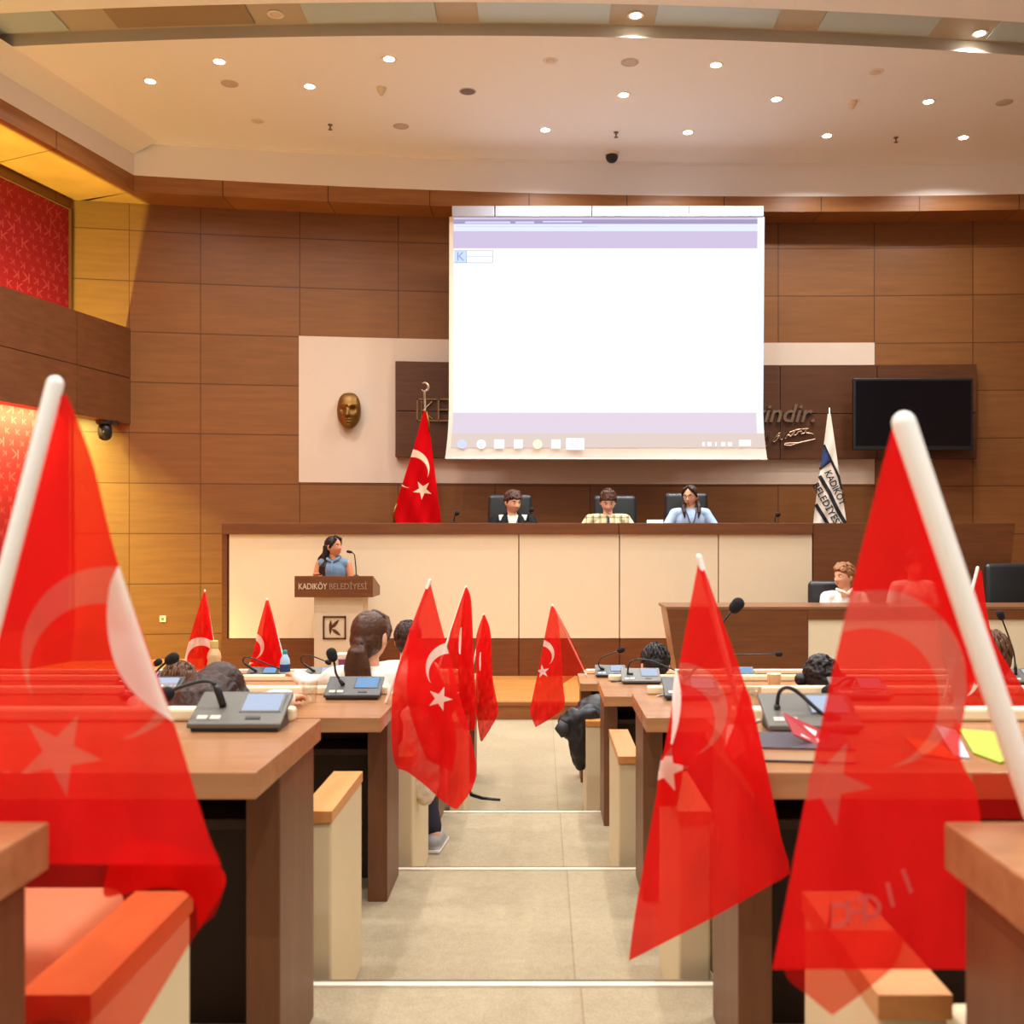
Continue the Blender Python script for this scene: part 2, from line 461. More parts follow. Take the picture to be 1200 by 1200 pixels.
def build_room():
    # back wall: a gentle arc of veneer panels
    xs = sorted(set([SEAMX[i] + (SEAMX[i+1] - SEAMX[i]) * j / 4 for i in range(len(SEAMX)-1) for j in range(4)] + [SEAMX[-1]]))
    xs = [x for x in xs if x >= -7.2]
    mb = MB()
    n = len(xs)
    for zz in (0, 7.2):
        for x in xs:
            mb.v.append(Vector((x, wallY(x), zz))); mb.uv[len(mb.v)-1] = (seam_u(x), (zz - SEAMZ0) / PH + 20)
    for i in range(n - 1): mb.f.append((i, i+1, n+i+1, n+i)); mb.mi.append(0)
    structure('wall_back', mb, 'wall')
    # cream plaster bay set in the back wall
    def arc_strip(x0, x1, z0, z1, off, th, m=24):
        b = MB()
        xx = [x0 + (x1 - x0) * i / m for i in range(m + 1)]
        poly = [(x, wallY(x) - off) for x in xx] + [(x, wallY(x) - off + th) for x in reversed(xx)]
        for i in range(m):
            b.prism([(xx[i], wallY(xx[i])-off), (xx[i+1], wallY(xx[i+1])-off), (xx[i+1], wallY(xx[i+1])-off+th), (xx[i], wallY(xx[i])-off+th)], z1 - z0, 'z', z0)
        return b
    structure('trim_1', arc_strip(-3.27, 4.63, 2.515, 4.485, .012, .01), 'recess')
    # dark lettered board
    bd = thing('wall_board', (2.0, 14.0, 2.85), 'long dark brown board with metal lettering across the cream wall bay', 'wall board')
    for (a, c) in ((-1.98, .67), (.675, 3.29), (3.30, 4.625), (4.635, 5.98)):
        for z0, z1 in ((2.86, 3.48), (3.49, 4.155)):
            arc_strip(a, c, z0, z1, .125, .11, 8).build('board_panel', 'board', bd, world=True)
    # left wall and its red covering
    def lgrid(fx, y0, y1, z0, z1, uvs, flip=False):
        b = MB()
        b.grid(lambda u, v: (fx(y0 + (y1-y0)*u), y0 + (y1-y0)*u, z0 + (z1-z0)*v), 24, 2, lambda u, v: ((y0+(y1-y0)*u)*uvs[0], (z0+(z1-z0)*v)*uvs[1]), flip)
        return b
    structure('wall_left', lgrid(lambda y: wallL(y) - .03, YB, 13.5, 0, 7.2, (1/1.3, 1/.663)), 'wall')
    for z0, z1, lab in ((3.9, 6.0, 'red wall covering patterned with pale letter K above the side gallery'), (.75, 3.42, 'red wall covering patterned with pale letter K below the side gallery')):
        t = thing('wall_covering', (wallL(10), 10, z0), lab, 'wall panel')
        lgrid(lambda y: wallL(y) + .0, 1.0, 13.2, z0, z1, (1/.17, 1/.135)).build('red_fabric', 'red', t, world=True)
        e = MB()
        Ye = 13.22
        e.box((wallL(Ye)-.02, Ye-.02, z0-.02), (wallL(Ye)+.03, Ye+.02, z1+.02))
        for zz in (z0-.02, z1):
            e.prism([(wallL(1.0)-.02, 1.0), (wallL(1.0)+.03, 1.0), (wallL(Ye)+.03, Ye), (wallL(Ye)-.02, Ye)], .02, 'z', zz)
        e.build('edge_strip', 'fascia', t, world=True)
    # gallery band along the left wall (hollow box, lit above and below)
    b = MB(); segs = [YB + (13.45 - YB) * i / 12 for i in range(13)]
    zt, zb = 4.51, 3.26
    def strip(y0, y1):
        vs = []
        for Y in (y0, y1):
            x = bandL(Y)
            vs += [(x, Y, zb), (x, Y, zt), (x - .06, Y, zt), (x - .06, Y, zb + .06), (x - .42, Y, zb + .06), (x - .42, Y, zb)]
        return vs
    zm = 3.86
    prof = lambda x: [(x, zb), (x, zm-.005), (x-.06, zm-.005), (x-.06, zb+.06), (x-.22, zb+.06), (x-.22, zb)]
    prof2 = lambda x: [(x-.062, zb+.16), (x-.062, zb+.20), (x-.45, zb+.20), (x-.45, zb+.16)]
    ys = [13.47, 12.38, 10.95, 9.5, 8.0, 6.5, 5.0, 3.5, 2.0, .5, YB]
    for k in range(len(ys) - 1):
        y1, y0 = ys[k], ys[k+1]
        m = 0
        base = len(b.v)
        for Y in (y0 + .006, y1 - .006):
            for p in prof(bandL(Y)): b.v.append(Vector((p[0], Y, p[1])))
        for i in range(6):
            b.f.append((base+i, base+(i+1) % 6, base+6+(i+1) % 6, base+6+i)); b.mi.append(0)
        b.f.append(tuple(base+i for i in range(6))); b.mi.append(0)
        b.f.append(tuple(base+11-i for i in range(6))); b.mi.append(0)
        q = prof2(bandL(y0 + .006)); w = prof2(bandL(y1 - .006))
        for off, za, zz_ in ((0, zm + .005, zt), (.015, zm - .05, zm + .05)):
            e = lambda Y: [(bandL(Y) - off, za), (bandL(Y) - off, zz_), (bandL(Y) - .06, zz_), (bandL(Y) - .06, za)]
            b.add([(p[0], y0 + .006, p[1]) for p in e(y0 + .006)] + [(p[0], y1 - .006, p[1]) for p in e(y1 - .006)], [(0,1,2,3),(7,6,5,4),(0,4,5,1),(1,5,6,2),(2,6,7,3),(3,7,4,0)])
        b.add([(p[0], y0 + .006, p[1]) for p in q] + [(p[0], y1 - .006, p[1]) for p in w], [(0,1,2,3),(7,6,5,4),(0,4,5,1),(1,5,6,2),(2,6,7,3),(3,7,4,0)])
    structure('trim_2', b, 'board2')
    # fascia + soffit, back and left
    fx = [-5.17 + (XR + .5 + 5.17) * i / 48 for i in range(49)]
    b = MB(); n = 49
    for z in (FBOT, FTOP):
        for x in fx:
            b.v.append(Vector((x, wallY(x) - .5, z))); b.uv[len(b.v)-1] = (x / 1.31 + .13, .5)
    for i in range(n-1): b.f.append((i, i+1, n+i+1, n+i)); b.mi.append(0)
    # soffit
    q = len(b.v)
    for off in (.5, -.05):
        for x in fx:
            xx = x if off > 0 else x - (.9 if x < -5.1 else 0)
            b.v.append(Vector((xx, wallY(xx) - off, FBOT))); b.uv[len(b.v)-1] = (x / 1.31 + .13, .3 + off * .5)
    for i in range(n-1): b.f.append((q+i, q+n+i, q+n+i+1, q+i+1)); b.mi.append(0)
    structure('trim_3', b, 'fascia')
    b = MB()
    yy = [YB + (12.97 - YB) * i / 20 for i in range(21)]
    def quad_strip(fa, fb, us):
        q = len(b.v)
        for fn, w in ((fa, .3), (fb, .7)):
            for Y in yy:
                b.v.append(Vector(fn(Y))); b.uv[len(b.v)-1] = (Y / 1.5 + .3, w)
        for i in range(20): b.f.append((q+i, q+i+1, q+21+i+1, q+21+i)); b.mi.append(0)
    quad_strip(lambda Y: (fasL(Y), Y, FBOT), lambda Y: (fasL(Y), Y, FTOP), 0)
    quad_strip(lambda Y: (fasL(Y), Y, FBOT), lambda Y: (wallL(Y + .45) - .05, Y + .45, FBOT), 0)
    structure('trim_4', b, 'fascia')
    # white cove above the fascia
    b = MB()
    for i in range(n-1):
        q = len(b.v)
        for x in (fx[i], fx[i+1]):
            b.v += [Vector((x, wallY(x)-.5, FTOP)), Vector((x, wallY(x)-.5, CEIL-.02)), Vector((x, wallY(x)-.56, CEIL))]
        b.f += [(q, q+1, q+4, q+3), (q+1, q+2, q+5, q+4)]; b.mi += [0, 0]
    for i in range(20):
        q = len(b.v)
        for Y in (yy[i], yy[i+1]):
            b.v += [Vector((fasL(Y), Y, FTOP)), Vector((fasL(Y), Y, 6.63)), Vector((fasL(Y)+.30, Y, CEIL))]
        b.f += [(q, q+1, q+4, q+3), (q+1, q+2, q+5, q+4)]; b.mi += [0, 0]
    structure('trim_5', b, 'cove', fixn=True)
    # ceiling: stage part, curved slot, audience part
    def arcF(x): return 10.24 + .0117 * (x + 1) ** 2
    def arcN(x): return 9.60 + .0117 * (x + 1) ** 2
    xs = [-8.6 + (XR + .5 + 8.6) * i / 60 for i in range(61)]
    b = MB()
    for i in range(60):
        x0, x1 = xs[i], xs[i+1]
        for z in (CEIL,):
            q = len(b.v)
            b.v += [Vector((x0, arcF(x0), z)), Vector((x1, arcF(x1), z)), Vector((x1, 14.4, z)), Vector((x0, 14.4, z))]
            b.f.append((q, q+3, q+2, q+1)); b.mi.append(0)
            q = len(b.v)
            b.v += [Vector((x0, YB, z)), Vector((x1, YB, z)), Vector((x1, arcN(x1), z)), Vector((x0, arcN(x0), z))]
            b.f.append((q, q+3, q+2, q+1)); b.mi.append(0)
    structure('ceiling', b, 'white', fixn=False)
    SL = CEIL + .12
    b = MB()
    for i in range(60):
        x0, x1 = xs[i], xs[i+1]
        q = len(b.v)
        b.v += [Vector((x0, arcF(x0), CEIL)), Vector((x1, arcF(x1), CEIL)), Vector((x1, arcF(x1), SL)), Vector((x0, arcF(x0), SL)),
                Vector((x0, arcN(x0), CEIL)), Vector((x1, arcN(x1), CEIL)), Vector((x1, arcN(x1), SL)), Vector((x0, arcN(x0), SL))]
        b.f += [(q, q+1, q+2, q+3), (q+4, q+7, q+6, q+5), (q+3, q+2, q+6, q+7)]; b.mi += [0]*3
    structure('trim_6', b, 'slot')
    # frosted panels inside the slot
    k = .0083
    edges = [(-190, 60), (122, 290), (355, 510), (560, 715), (770, 915), (970, 1110), (1185, 1400)]
    for j, (p0, p1) in enumerate(edges):
        x0, x1 = (p0 - CX) * k, (p1 - CX) * k
        b = MB()
        for i in range(8):
            a, c = x0 + (x1-x0)*i/8, x0 + (x1-x0)*(i+1)/8
            b.prism([(a, arcN(a)+.05), (c, arcN(c)+.05), (c, arcF(c)-.07), (a, arcF(a)-.07)], .015, 'z', SL - .02)
        structure('ceiling_panel', b, 'slotdark' if j in (1,) else 'slotglass')
    # right wall and rear (outside the frame)
    b = MB(); b.grid(lambda u, v: (XR + .4 - .0*u, YB + (14.2-YB)*u, 7.2*v), 4, 2, lambda u, v: (u*12, v*10.8)); structure('wall_right', b, 'wall')
    # stepped floor
    t = NT('carpet')
    c = t.coords()
    n1 = t.noise(c, 160, 3); n2 = t.noise(c, 1.7, 3); n3 = t.noise(c, 30, 2)
    br = t.n('ShaderNodeTexBrick'); t.l(t.n('ShaderNodeMapping').outputs[0], br.inputs[0]); mp = br.inputs[0].links[0].from_node; t.l(c, mp.inputs[0]); mp.inputs['Location'].default_value = (-.105, 0, 0)
    br.offset = 0; br.inputs['Scale'].default_value = 1.0; br.inputs['Mortar Size'].default_value = .0035
    br.inputs['Brick Width'].default_value = .9; br.inputs['Row Height'].default_value = 40
    br.inputs['Color1'].default_value = srgb((176, 160, 130)); br.inputs['Color2'].default_value = srgb((169, 152, 122)); br.inputs['Mortar'].default_value = srgb((158, 138, 112))
    f = t.math('ADD', t.math('MULTIPLY', n1, .5), t.math('ADD', t.math('MULTIPLY', n2, .3), t.math('MULTIPLY', n3, .2)))
    r = t.n('ShaderNodeValToRGB'); t.l(f, r.inputs[0])
    r.color_ramp.elements[0].position = .33; r.color_ramp.elements[0].color = (.72, .72, .72, 1)
    r.color_ramp.elements[1].position = .62; r.color_ramp.elements[1].color = (1.08, 1.08, 1.08, 1)
    col = t.mix(1.0, br.outputs[0], r.outputs[0], 'MULTIPLY')
    sh = t.bsdf(col, .95, 0, .1); t.l(t.bump(n1, .3, .004), sh.inputs['Normal'])
    M['carpet'] = t.done(sh)
    b = MB()
    bounds = [YB, EDGE[0], EDGE[1], EDGE[2], EDGE[3], STY]
    for i in range(5):
        z = FL[i]
        b.box((-9.2, bounds[i], -.3), (9, bounds[i+1], z))
    b.xf(Matrix.Translation((0, 0, 0)))
    structure('floor', b, 'carpet')
    for i in range(4):
        z = FL[i]; y = EDGE[i]
        b = MB(); b.box((-9, y - .035, z), (9, y - .012, z + .006)); b.cur = 1
        b.box((-9, y - .012, z - .004), (9, y + .004, z + .005))
        structure('trim_%d' % (7 + i), b, ['nosing', 'rubber'])
    # stage and platform
    b = MB(); b.box((-9, STY + .02, 0), (9, 14.3, STAGE)); structure('floor_stage', b, 'parquet')
    b = MB(); b.box((-9, STY - .006, -.01), (9, STY + .02, STAGE - .028)); b.box((-9, STY - .03, STAGE - .028), (9, STY + .05, STAGE + .004))
    structure('trim_11', b, 'fascia2')
    b = MB(); b.box((-3.6, 12.0, STAGE), (5.3, 13.55, PLAT)); structure('floor_platform', b, 'carpet')

M['board2'] = m_wood('gallery_wood', (106, 60, 30), (132, 78, 42), .42, (9, 1.2, 12))
M['fascia2'] = m_wood('step_wood', (150, 88, 44), (178, 112, 60), .42)
M['nosing'] = m_plain('nosing_aluminium', (240, 228, 204), .35)
M['rubber'] = m_plain('nosing_rubber', (112, 98, 78), .8)
build_room()

# ================================================================== ceiling fittings
def at_ceiling(px, py, Z=CEIL):
    k = (Z - CZ) / (CY - py)
    return Vector(((px - CX) * k, F * k, Z))
LIT = [(176, 95), (257, 72), (363, 101), (456, 69), (639, 152), (731, 111), (806, 155), (839, 76), (910, 116), (969, 159), (1088, 119), (1129, 161)]
LABL = ['lit ceiling downlight nearest the left cove corner', 'lit ceiling downlight above and right of the one by the left cove',
        'lit ceiling downlight right of the grey speaker disc on the left', 'lit large ceiling downlight above the beige smoke detector',
        'lit ceiling downlight in the back row, left of the dome camera', 'lit ceiling downlight above and right of the black dome camera, below a speaker disc',
        'lit ceiling downlight in the back row, right of the dome camera', 'lit ceiling downlight below the slot, above the right half of the screen',
        'lit ceiling downlight left of the right-hand smoke detector', 'lit ceiling downlight in the back row below the right-hand smoke detector',
        'lit ceiling downlight right of the right-hand smoke detector', 'lit ceiling downlight in the back row, nearest the right edge']
def area_light(name, loc, power, size, spread, col, parent=None, rot=(0, 0, 0)):
    d = bpy.data.lights.new(name, 'AREA'); d.shape = 'DISK'; d.size = size; d.energy = power; d.color = col; d.spread = spread
    o = bpy.data.objects.new(name, d); COL.objects.link(o); o.location = loc; o.rotation_euler = rot
    if parent is not None:
        o.parent = parent; o.location = Vector(loc) - parent.location
    return o
def downlight(p, label, group, lit=True, r=.053, power=35, col=(.94, .97, 1)):
    t = thing('ceiling_downlight', p, label, 'ceiling light', group)
    MB().lathe([(r, -.004), (r + .025, -.006), (r + .03, 0), (r, 0)], (0, 0, 0), 24).build('trim_ring', 'ringw', t, smooth=False)
    m = MB().lathe([(.001, -.012), (r * .6, -.011), (r, -.006), (r, -.003)], (0, 0, 0), 24)
    m.build('lamp_lens', 'lamp' if lit else 'lampoff', t, smooth=True)
    if lit: area_light('downlight_beam', Vector(p) + Vector((0, 0, -.03)), power, .12, 2.5, col, t)
    return t
for (q, lab) in zip(LIT, LABL):
    downlight(at_ceiling(*q), lab, 'lit downlights in the stage ceiling')
SLZ = CEIL + .115
for q, lab, lit in (((745, 18), 'lit downlight in the ceiling slot above the projection screen', 1), ((1148, 39), 'lit downlight in the ceiling slot at the far right', 1), ((323, 17), 'unlit downlight in the ceiling slot on the left', 0)):
    downlight(at_ceiling(*q, Z=SLZ), lab, 'downlights in the ceiling slot', bool(lit))
for q, lab in (((645, 71), 'unlit white ring downlight left of a grey speaker disc'), ((302, 142), 'unlit small ring downlight low on the left of the stage ceiling'), ((1027, 84), 'unlit ring downlight above the right-hand smoke detector')):
    downlight(at_ceiling(*q), lab, 'unlit downlights in the stage ceiling', False, .05)
for (q, lab, m) in (((738, 73), 'round grey ceiling speaker above the dome camera', 'spk'), ((548, 107), 'dark round ceiling speaker right of the left smoke detector', 'spkd'),
                    ((470, 148), 'small round grey ceiling speaker below the left smoke detector', 'spk'), ((269, 98), 'round tan ceiling speaker between two lit downlights on the left', 'spk'), ((1177, 120), 'round tan ceiling speaker at the right edge', 'spk')):
    t = thing('ceiling_speaker', at_ceiling(*q), lab, 'ceiling speaker', 'speakers in the stage ceiling')
    MB().lathe([(.001, -.008), (.07, -.008), (.082, -.004), (.084, 0)], n=24).build('grille', m, t, smooth=True)
    MB().lathe([(.084, 0), (.084, -.006), (.094, -.004), (.096, 0)], n=24).build('rim', 'spk', t)
for q, lab in (((447, 103), 'beige smoke detector below the largest lit downlight'), ((999, 119), 'beige smoke detector between two lit downlights on the right')):
    t = thing('smoke_detector', at_ceiling(*q), lab, 'smoke detector', 'smoke detectors on the ceiling')
    MB().lathe([(.001, -.06), (.035, -.06), (.045, -.03), (.05, -.03), (.055, -.012), (.055, 0)], n=20).build('pale_shell', 'spk2', t, smooth=False)
    MB().lathe([(.001, -.085), (.02, -.085), (.026, -.06), (.026, -.058)], n=16).build('sensor_head', 'spk2', t)
M_SPR = 'spkd'
for q, lab in (((387, 146), 'small ceiling sprinkler below the left-hand downlights'), ((722, 155), 'small ceiling sprinkler above the black dome camera'), ((1050, 161), 'small ceiling sprinkler between two downlights of the back row')):
    t = thing('sprinkler', at_ceiling(*q), lab, 'sprinkler', 'sprinklers in the ceiling')
    MB().lathe([(.03, 0), (.03, -.008), (.012, -.012), (.01, -.05), (.001, -.05)], n=14).build('nozzle', 'spkd', t)
    MB().lathe([(.001, -.065), (.026, -.064), (.026, -.06), (.001, -.058)], n=14).build('deflector', 'spkd', t)
p = at_ceiling(717, 179)
t = thing('dome_camera', p, 'black dome security camera under the ceiling above the screen', 'security camera')
MB().lathe([(.10, 0), (.10, -.025), (.085, -.035), (.001, -.035)], n=24).build('mount', 'ringw', t)
MB().lathe([(.08, -.035), (.08, -.07), (.065, -.105), (.04, -.125), (.001, -.132)], n=24).build('dome', 'black', t, smooth=True)
# unseen audience ceiling lamps, same grid; row behind the viewer added to brighten flags
for i, x in enumerate((-4.5, -1.6, 1.3, 4.2)):
    for j, y in enumerate((-1.5, .6, 3.2, 5.8, 8.2)):
        downlight((x, y, CEIL), 'unseen lit downlight over the audience seats', 'unseen lit downlights over the audience', True, power=44)
# light strips of the left gallery
def led(name, label, z0, xoff, up, mat, power, col, tilt):
    t = thing(name, (bandL(8), 8, z0), label, 'light strip')
    b = MB()
    y0, y1 = -1.5, 13.1
    b.prism([(bandL(y0)-xoff, y0), (bandL(y0)-xoff-.04, y0), (bandL(y1)-xoff-.04, y1), (bandL(y1)-xoff, y1)], .02, 'z', z0)
    b.build('led_channel', mat, t, world=True)
    d = bpy.data.lights.new(name + '_glow', 'AREA'); d.shape = 'RECTANGLE'; d.size = .05; d.size_y = 14.6; d.energy = power; d.color = col; d.spread = 2.6 if up else 2.8
    o = bpy.data.objects.new(name + '_glow', d); COL.objects.link(o)
    ym = (y0 + y1) / 2
    o.matrix_basis = Matrix.Translation((bandL(ym)-xoff-.02, ym, z0 + (.03 if up else -.01))) @ Matrix.Rotation(-math.atan(.217), 4, 'Z') @ Matrix.Rotation(PI + tilt if up else tilt, 4, 'Y')
    o.parent = t; o.location = o.location - t.location
led('light_strip', 'yellow light strip on top of the side gallery', 3.47, .2, True, 'strip', 700, (.86, 1, .26), .15)
led('light_strip', 'bright light strip under the side gallery', 3.395, .33, False, 'stripw', 1250, (.84, 1, .32), .25)
# ================================================================== wall things
def screen_mat():
    """projected desktop picture: UV 0..1 across the lit cloth"""
    t = NT('projection_picture')
    s = t.n('ShaderNodeSeparateXYZ'); t.l(t.coords('UV'), s.inputs[0])
    u, v = s.outputs[0], s.outputs[1]
    r = t.n('ShaderNodeValToRGB'); t.l(v, r.inputs[0]); r.color_ramp.interpolation = 'CONSTANT'
    e = r.color_ramp.elements
    stops = [(0, (222, 204, 196)), (.062, (222, 208, 222)), (.15, (255, 255, 255)), (.862, (204, 190, 220)), (.935, (226, 232, 255)), (.966, (166, 152, 190)), (.985, (204, 198, 224))]
    e[0].position, e[0].color = stops[0][0], srgb(stops[0][1]); e[1].position, e[1].color = stops[1][0], srgb(stops[1][1])
    for p, c in stops[2:]:
        q = e.new(p); q.color = srgb(c)
    # scroll bar at the right edge stays white
    bar = t.math('MULTIPLY', t.math('GREATER_THAN', u, .977), t.math('GREATER_THAN', v, .062))
    col = t.mix(bar, r.outputs[0], srgb((240, 242, 255)))
    em = t.n('ShaderNodeEmission'); t.l(col, em.inputs[0]); em.inputs[1].default_value = .97
    return t.done(em)
M['picture'] = screen_mat()
M['scr_dark'] = m_emit('picture_line', (150, 160, 210), 1.0)
M['scr_pale'] = m_emit('picture_box', (196, 218, 246), 1.0)
M['scr_icon'] = m_emit('picture_icon', (250, 250, 255), 1.1)
M['scr_icon2'] = m_emit('picture_icon_blue', (205, 212, 246), 1.05)
M['scr_icon3'] = m_emit('picture_icon_rose', (240, 205, 205), 1.05)
M['scr_icon4'] = m_emit('picture_icon_yellow', (250, 244, 205), 1.1)
M['screencloth'] = m_plain('screen_cloth', (244, 230, 212), .8, var=.01)
M['pale_shell'] = m_plain('projector_spill_tint', (196, 200, 214), .5, var=.02)  # spilled projector light put into the colour as pale blue

YS = 13.28
def build_screen():
    t = thing('projection_screen', P(711, 400, YS), 'large white pull-down projection screen showing a computer desktop', 'projection screen')
    def edge(v, side):        # v 0 bottom .. 1 top ; the hem flares a little
        fl = max(0, (.22 - v) / .22) ** 2
        if side == 0: return 526.5 - .5 * (1 - v) - 4.5 * fl
        return 896 - 2.0 * (1 - v) + 5.0 * fl
    def S(u, v, dy=0):
        px = edge(v, 0) + (edge(v, 1) - edge(v, 0)) * u
        py = 537.5 - (537.5 - 254) * v
        Y = YS + .05 * max(0, (.22 - v) / .22) ** 2 * (1 - 2 * abs(u - .5)) + dy
        return P(px, py, Y)
    b = MB(); b.grid(lambda u, v: S(u, v), 20, 24); b.grid(lambda u, v: S(u, v, .006), 20, 24)
    b.build('screen_cloth', 'screencloth', t, world=True, smooth=True)
    b = MB()
    def SP(u, v, dy=-.004):
        return S(.0135 + .9865 * u if v < 2 else u, .045 + .955 * v, dy)
    b.grid(lambda u, v: SP(u, v), 20, 40, lambda u, v: (u, v))
    b.build('projected_picture', 'picture', t, world=True, smooth=True)
    def patch(name, x0, y0, x1, y1, mat):
        b = MB(); f = lambda px, py: P(px, py, YS - .012)
        vs = [f(x0, y0), f(x1, y0), f(x1, y1), f(x0, y1)]
        b.add(vs, [(0, 1, 2, 3)])
        return b.build(name, mat, t, world=True)
    patch('tab_bar', 545, 259.6, 598, 261.6, 'scr_icon2'); patch('tab_bar', 604, 259.6, 626, 261.6, 'scr_icon2'); patch('tab_bar', 636, 259, 682, 260.6, 'scr_icon2')
    patch('address_line', 534, 265, 700, 266, 'scr_pale')
    b = MB(); f = lambda px, py: P(px, py, YS - .012)
    for (x0, y0, x1, y1) in ((532, 293.4, 577.5, 294), (532, 307.6, 577.5, 308.3), (577, 293.4, 577.6, 308.3), (546.4, 293.4, 547, 308.3), (547, 300.5, 577.5, 301)):
        b.add([f(x0, y0), f(x1, y0), f(x1, y1), f(x0, y1)], [(0, 1, 2, 3)])
    b.build('logo_box_lines', 'scr_dark', t, world=True)
    patch('logo_square', 532.3, 294, 546.4, 307.6, 'scr_pale')
    k = text_mb('K', .16, .0005); k.xf(Matrix.Translation(P(539.5, 301, YS - .016))); k.build('logo_letter', 'scr_dark', t, world=True)
    for cx, m in ((541.5, 'scr_icon2'), (564, 'scr_icon'), (630, 'scr_icon4')):
        b = MB(); b.lathe([(.06, 0), (.06, .002)], n=20, M4=Matrix.Rotation(PI/2, 4, 'X')); b.xf(Matrix.Translation(P(cx, 520.5, YS - .014)))
        b.build('taskbar_icon', m, t, world=True)
    e = text_mb('e', .14, .0005); e.xf(Matrix.Translation(P(564, 520.5, YS - .02))); e.build('icon_letter', 'scr_icon2', t, world=True)
    for x0, x1, m in ((579, 591, 'scr_icon'), (602.5, 612.5, 'scr_icon'), (646, 657, 'scr_icon'), (663.5, 684.5, 'scr_icon'), (668, 680, 'scr_icon3')):
        patch('taskbar_icon', x0, 515 if x1 - x0 < 20 else 513.5, x1, 525.5 if x1 - x0 < 20 else 527, m)
        if m == 'scr_icon3': pass
    for x0, x1 in ((823, 826), (829, 834), (838, 840), (845, 850), (853, 858), (866, 880)):
        patch('tray_icon', x0, 518 if x1 < 860 else 515.5, x1, 522.5, 'scr_icon')
    # added pale box imitating projector light spilled on the fascia, split at joints
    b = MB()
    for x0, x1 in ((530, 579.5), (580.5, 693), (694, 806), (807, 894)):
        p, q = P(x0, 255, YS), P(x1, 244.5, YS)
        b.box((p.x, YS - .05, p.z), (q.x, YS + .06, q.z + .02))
    b.build('projector_spill_box', 'pale_shell', t, world=True, bevel=.006)
    b = MB(); b.cap(P(523, 537.3, YS), P(898.5, 538.2, YS), .012); b.build('bottom_bar', 'screencloth', t, world=True)
build_screen()

def build_tv():
    Yt = 14.02 - .125 - .06
    a, b_ = P(1000, 527.5, Yt - .09), P(1140.5, 443, Yt - .09)
    t = thing('television', ((a.x + b_.x) / 2, Yt, a.z), 'black flat screen television switched off on the dark wall board', 'television')
    Yf = Yt - .09
    b = MB(); b.box((a.x, Yf, a.z), (b_.x, Yf + .06, b_.z)); b.build('casing', 'black', t, world=True, bevel=.012)
    b = MB(); b.box((a.x + .035, Yf - .004, a.z + .06), (b_.x - .035, Yf + .01, b_.z - .035)); b.build('screen', 'tv', t, world=True)
    b = MB(); b.box((a.x + .5, Yf + .06, a.z + .2), (b_.x - .5, Yf + .13, b_.z - .2)); b.build('wall_mount', 'black', t, world=True)
build_tv()

def head_shape(b, c, s=1.0, M3=None, nu=56, nv=44, jaw=1.0, mask=1.0):
    """a sculpted head, centre at mid height, facing +Y, 0.23 tall at s=1"""
    c = Vector(c); start = len(b.v)
    g = lambda x, m, w: math.exp(-((x - m) / w) ** 2)
    def shape(x, y, z):
        Z = z * .117
        w = .076; d = .094
        lo = max(0, (-Z - .01) / .105)
        w *= 1 - (.42 if mask == 1 else .27) * lo ** (1.7 if mask == 1 else 2.4)
        X = x * w * (1 if mask == 1 else max(.05, 1 - z * z) ** -.17)
        if y > 0: d = .092 * (1 - .10 * lo)
        else: d = .098 * (1 - .45 * lo ** 1.3)
        Y = y * d
        if Z < 0 and y > 0: Y += .012 * lo
        if y > .05:
            fr = min(1, y * 2.2) * mask
            ax = abs(X)
            nz = max(0, min(1, (.016 - Z) / .05)) if Z > -.036 else max(0, 1 - (-.036 - Z) / .012)
            Y += fr * (.023 * nz * g(X, 0, .0115 + .005 * nz))
            Y -= fr * .0105 * g(ax, .031, .016) * g(Z, .004, .012)
            Y += fr * .0045 * g(Z, .026, .011) * g(ax, .03, .03)
            Y += fr * .005 * g(ax, .04, .018) * g(Z, -.032, .018)
            Y += fr * .0055 * g(X, 0, .02) * (g(Z, -.060, .006) + g(Z, -.073, .006))
            Y -= fr * .004 * g(X, 0, .026) * g(Z, -.0665, .003)
            Y += fr * .007 * g(X, 0, .018) * g(Z, -.100, .012)
        return X, Y, Z
    vs = []
    for i in range(nv + 1):
        t = -PI / 2 + PI * i / nv
        for j in range(nu):
            a = 2 * PI * j / nu
            X, Y, Z = shape(math.cos(t) * math.cos(a), math.cos(t) * math.sin(a), math.sin(t))
            v = Vector((X, Y, Z)) * s
            vs.append((M3 @ v if M3 is not None else v) + c)
    fs = []
    for i in range(nv):
        for j in range(nu):
            q = i * nu
            fs.append((q + j, q + (j + 1) % nu, q + nu + (j + 1) % nu, q + nu + j))
    fs.append(tuple(range(nu - 1, -1, -1))); fs.append(tuple(range(nv * nu, nv * nu + nu)))
    b.add(vs, fs)

# gilt face on the plaster bay
t = thing('wall_mask', P(409, 500, 13.85), 'gilt bronze sculpted face of a man on the cream wall bay', 'wall sculpture')
b = MB()
R = Matrix.Rotation(PI, 3, 'Z') @ Matrix.Diagonal((2.1, 1.25, 2.08))
head_shape(b, P(409, 481.5, 13.80), 1.0, R, 96, 96, mask=2.1)
for sx in (-1, 1):
    b.cap(P(409 + sx * 3, 474.6, 13.675), P(409 + sx * 10, 474, 13.70), .013, .008)
b.build('face', 'gold', t, world=True, smooth=True, remesh=.006, smooth_it=1)

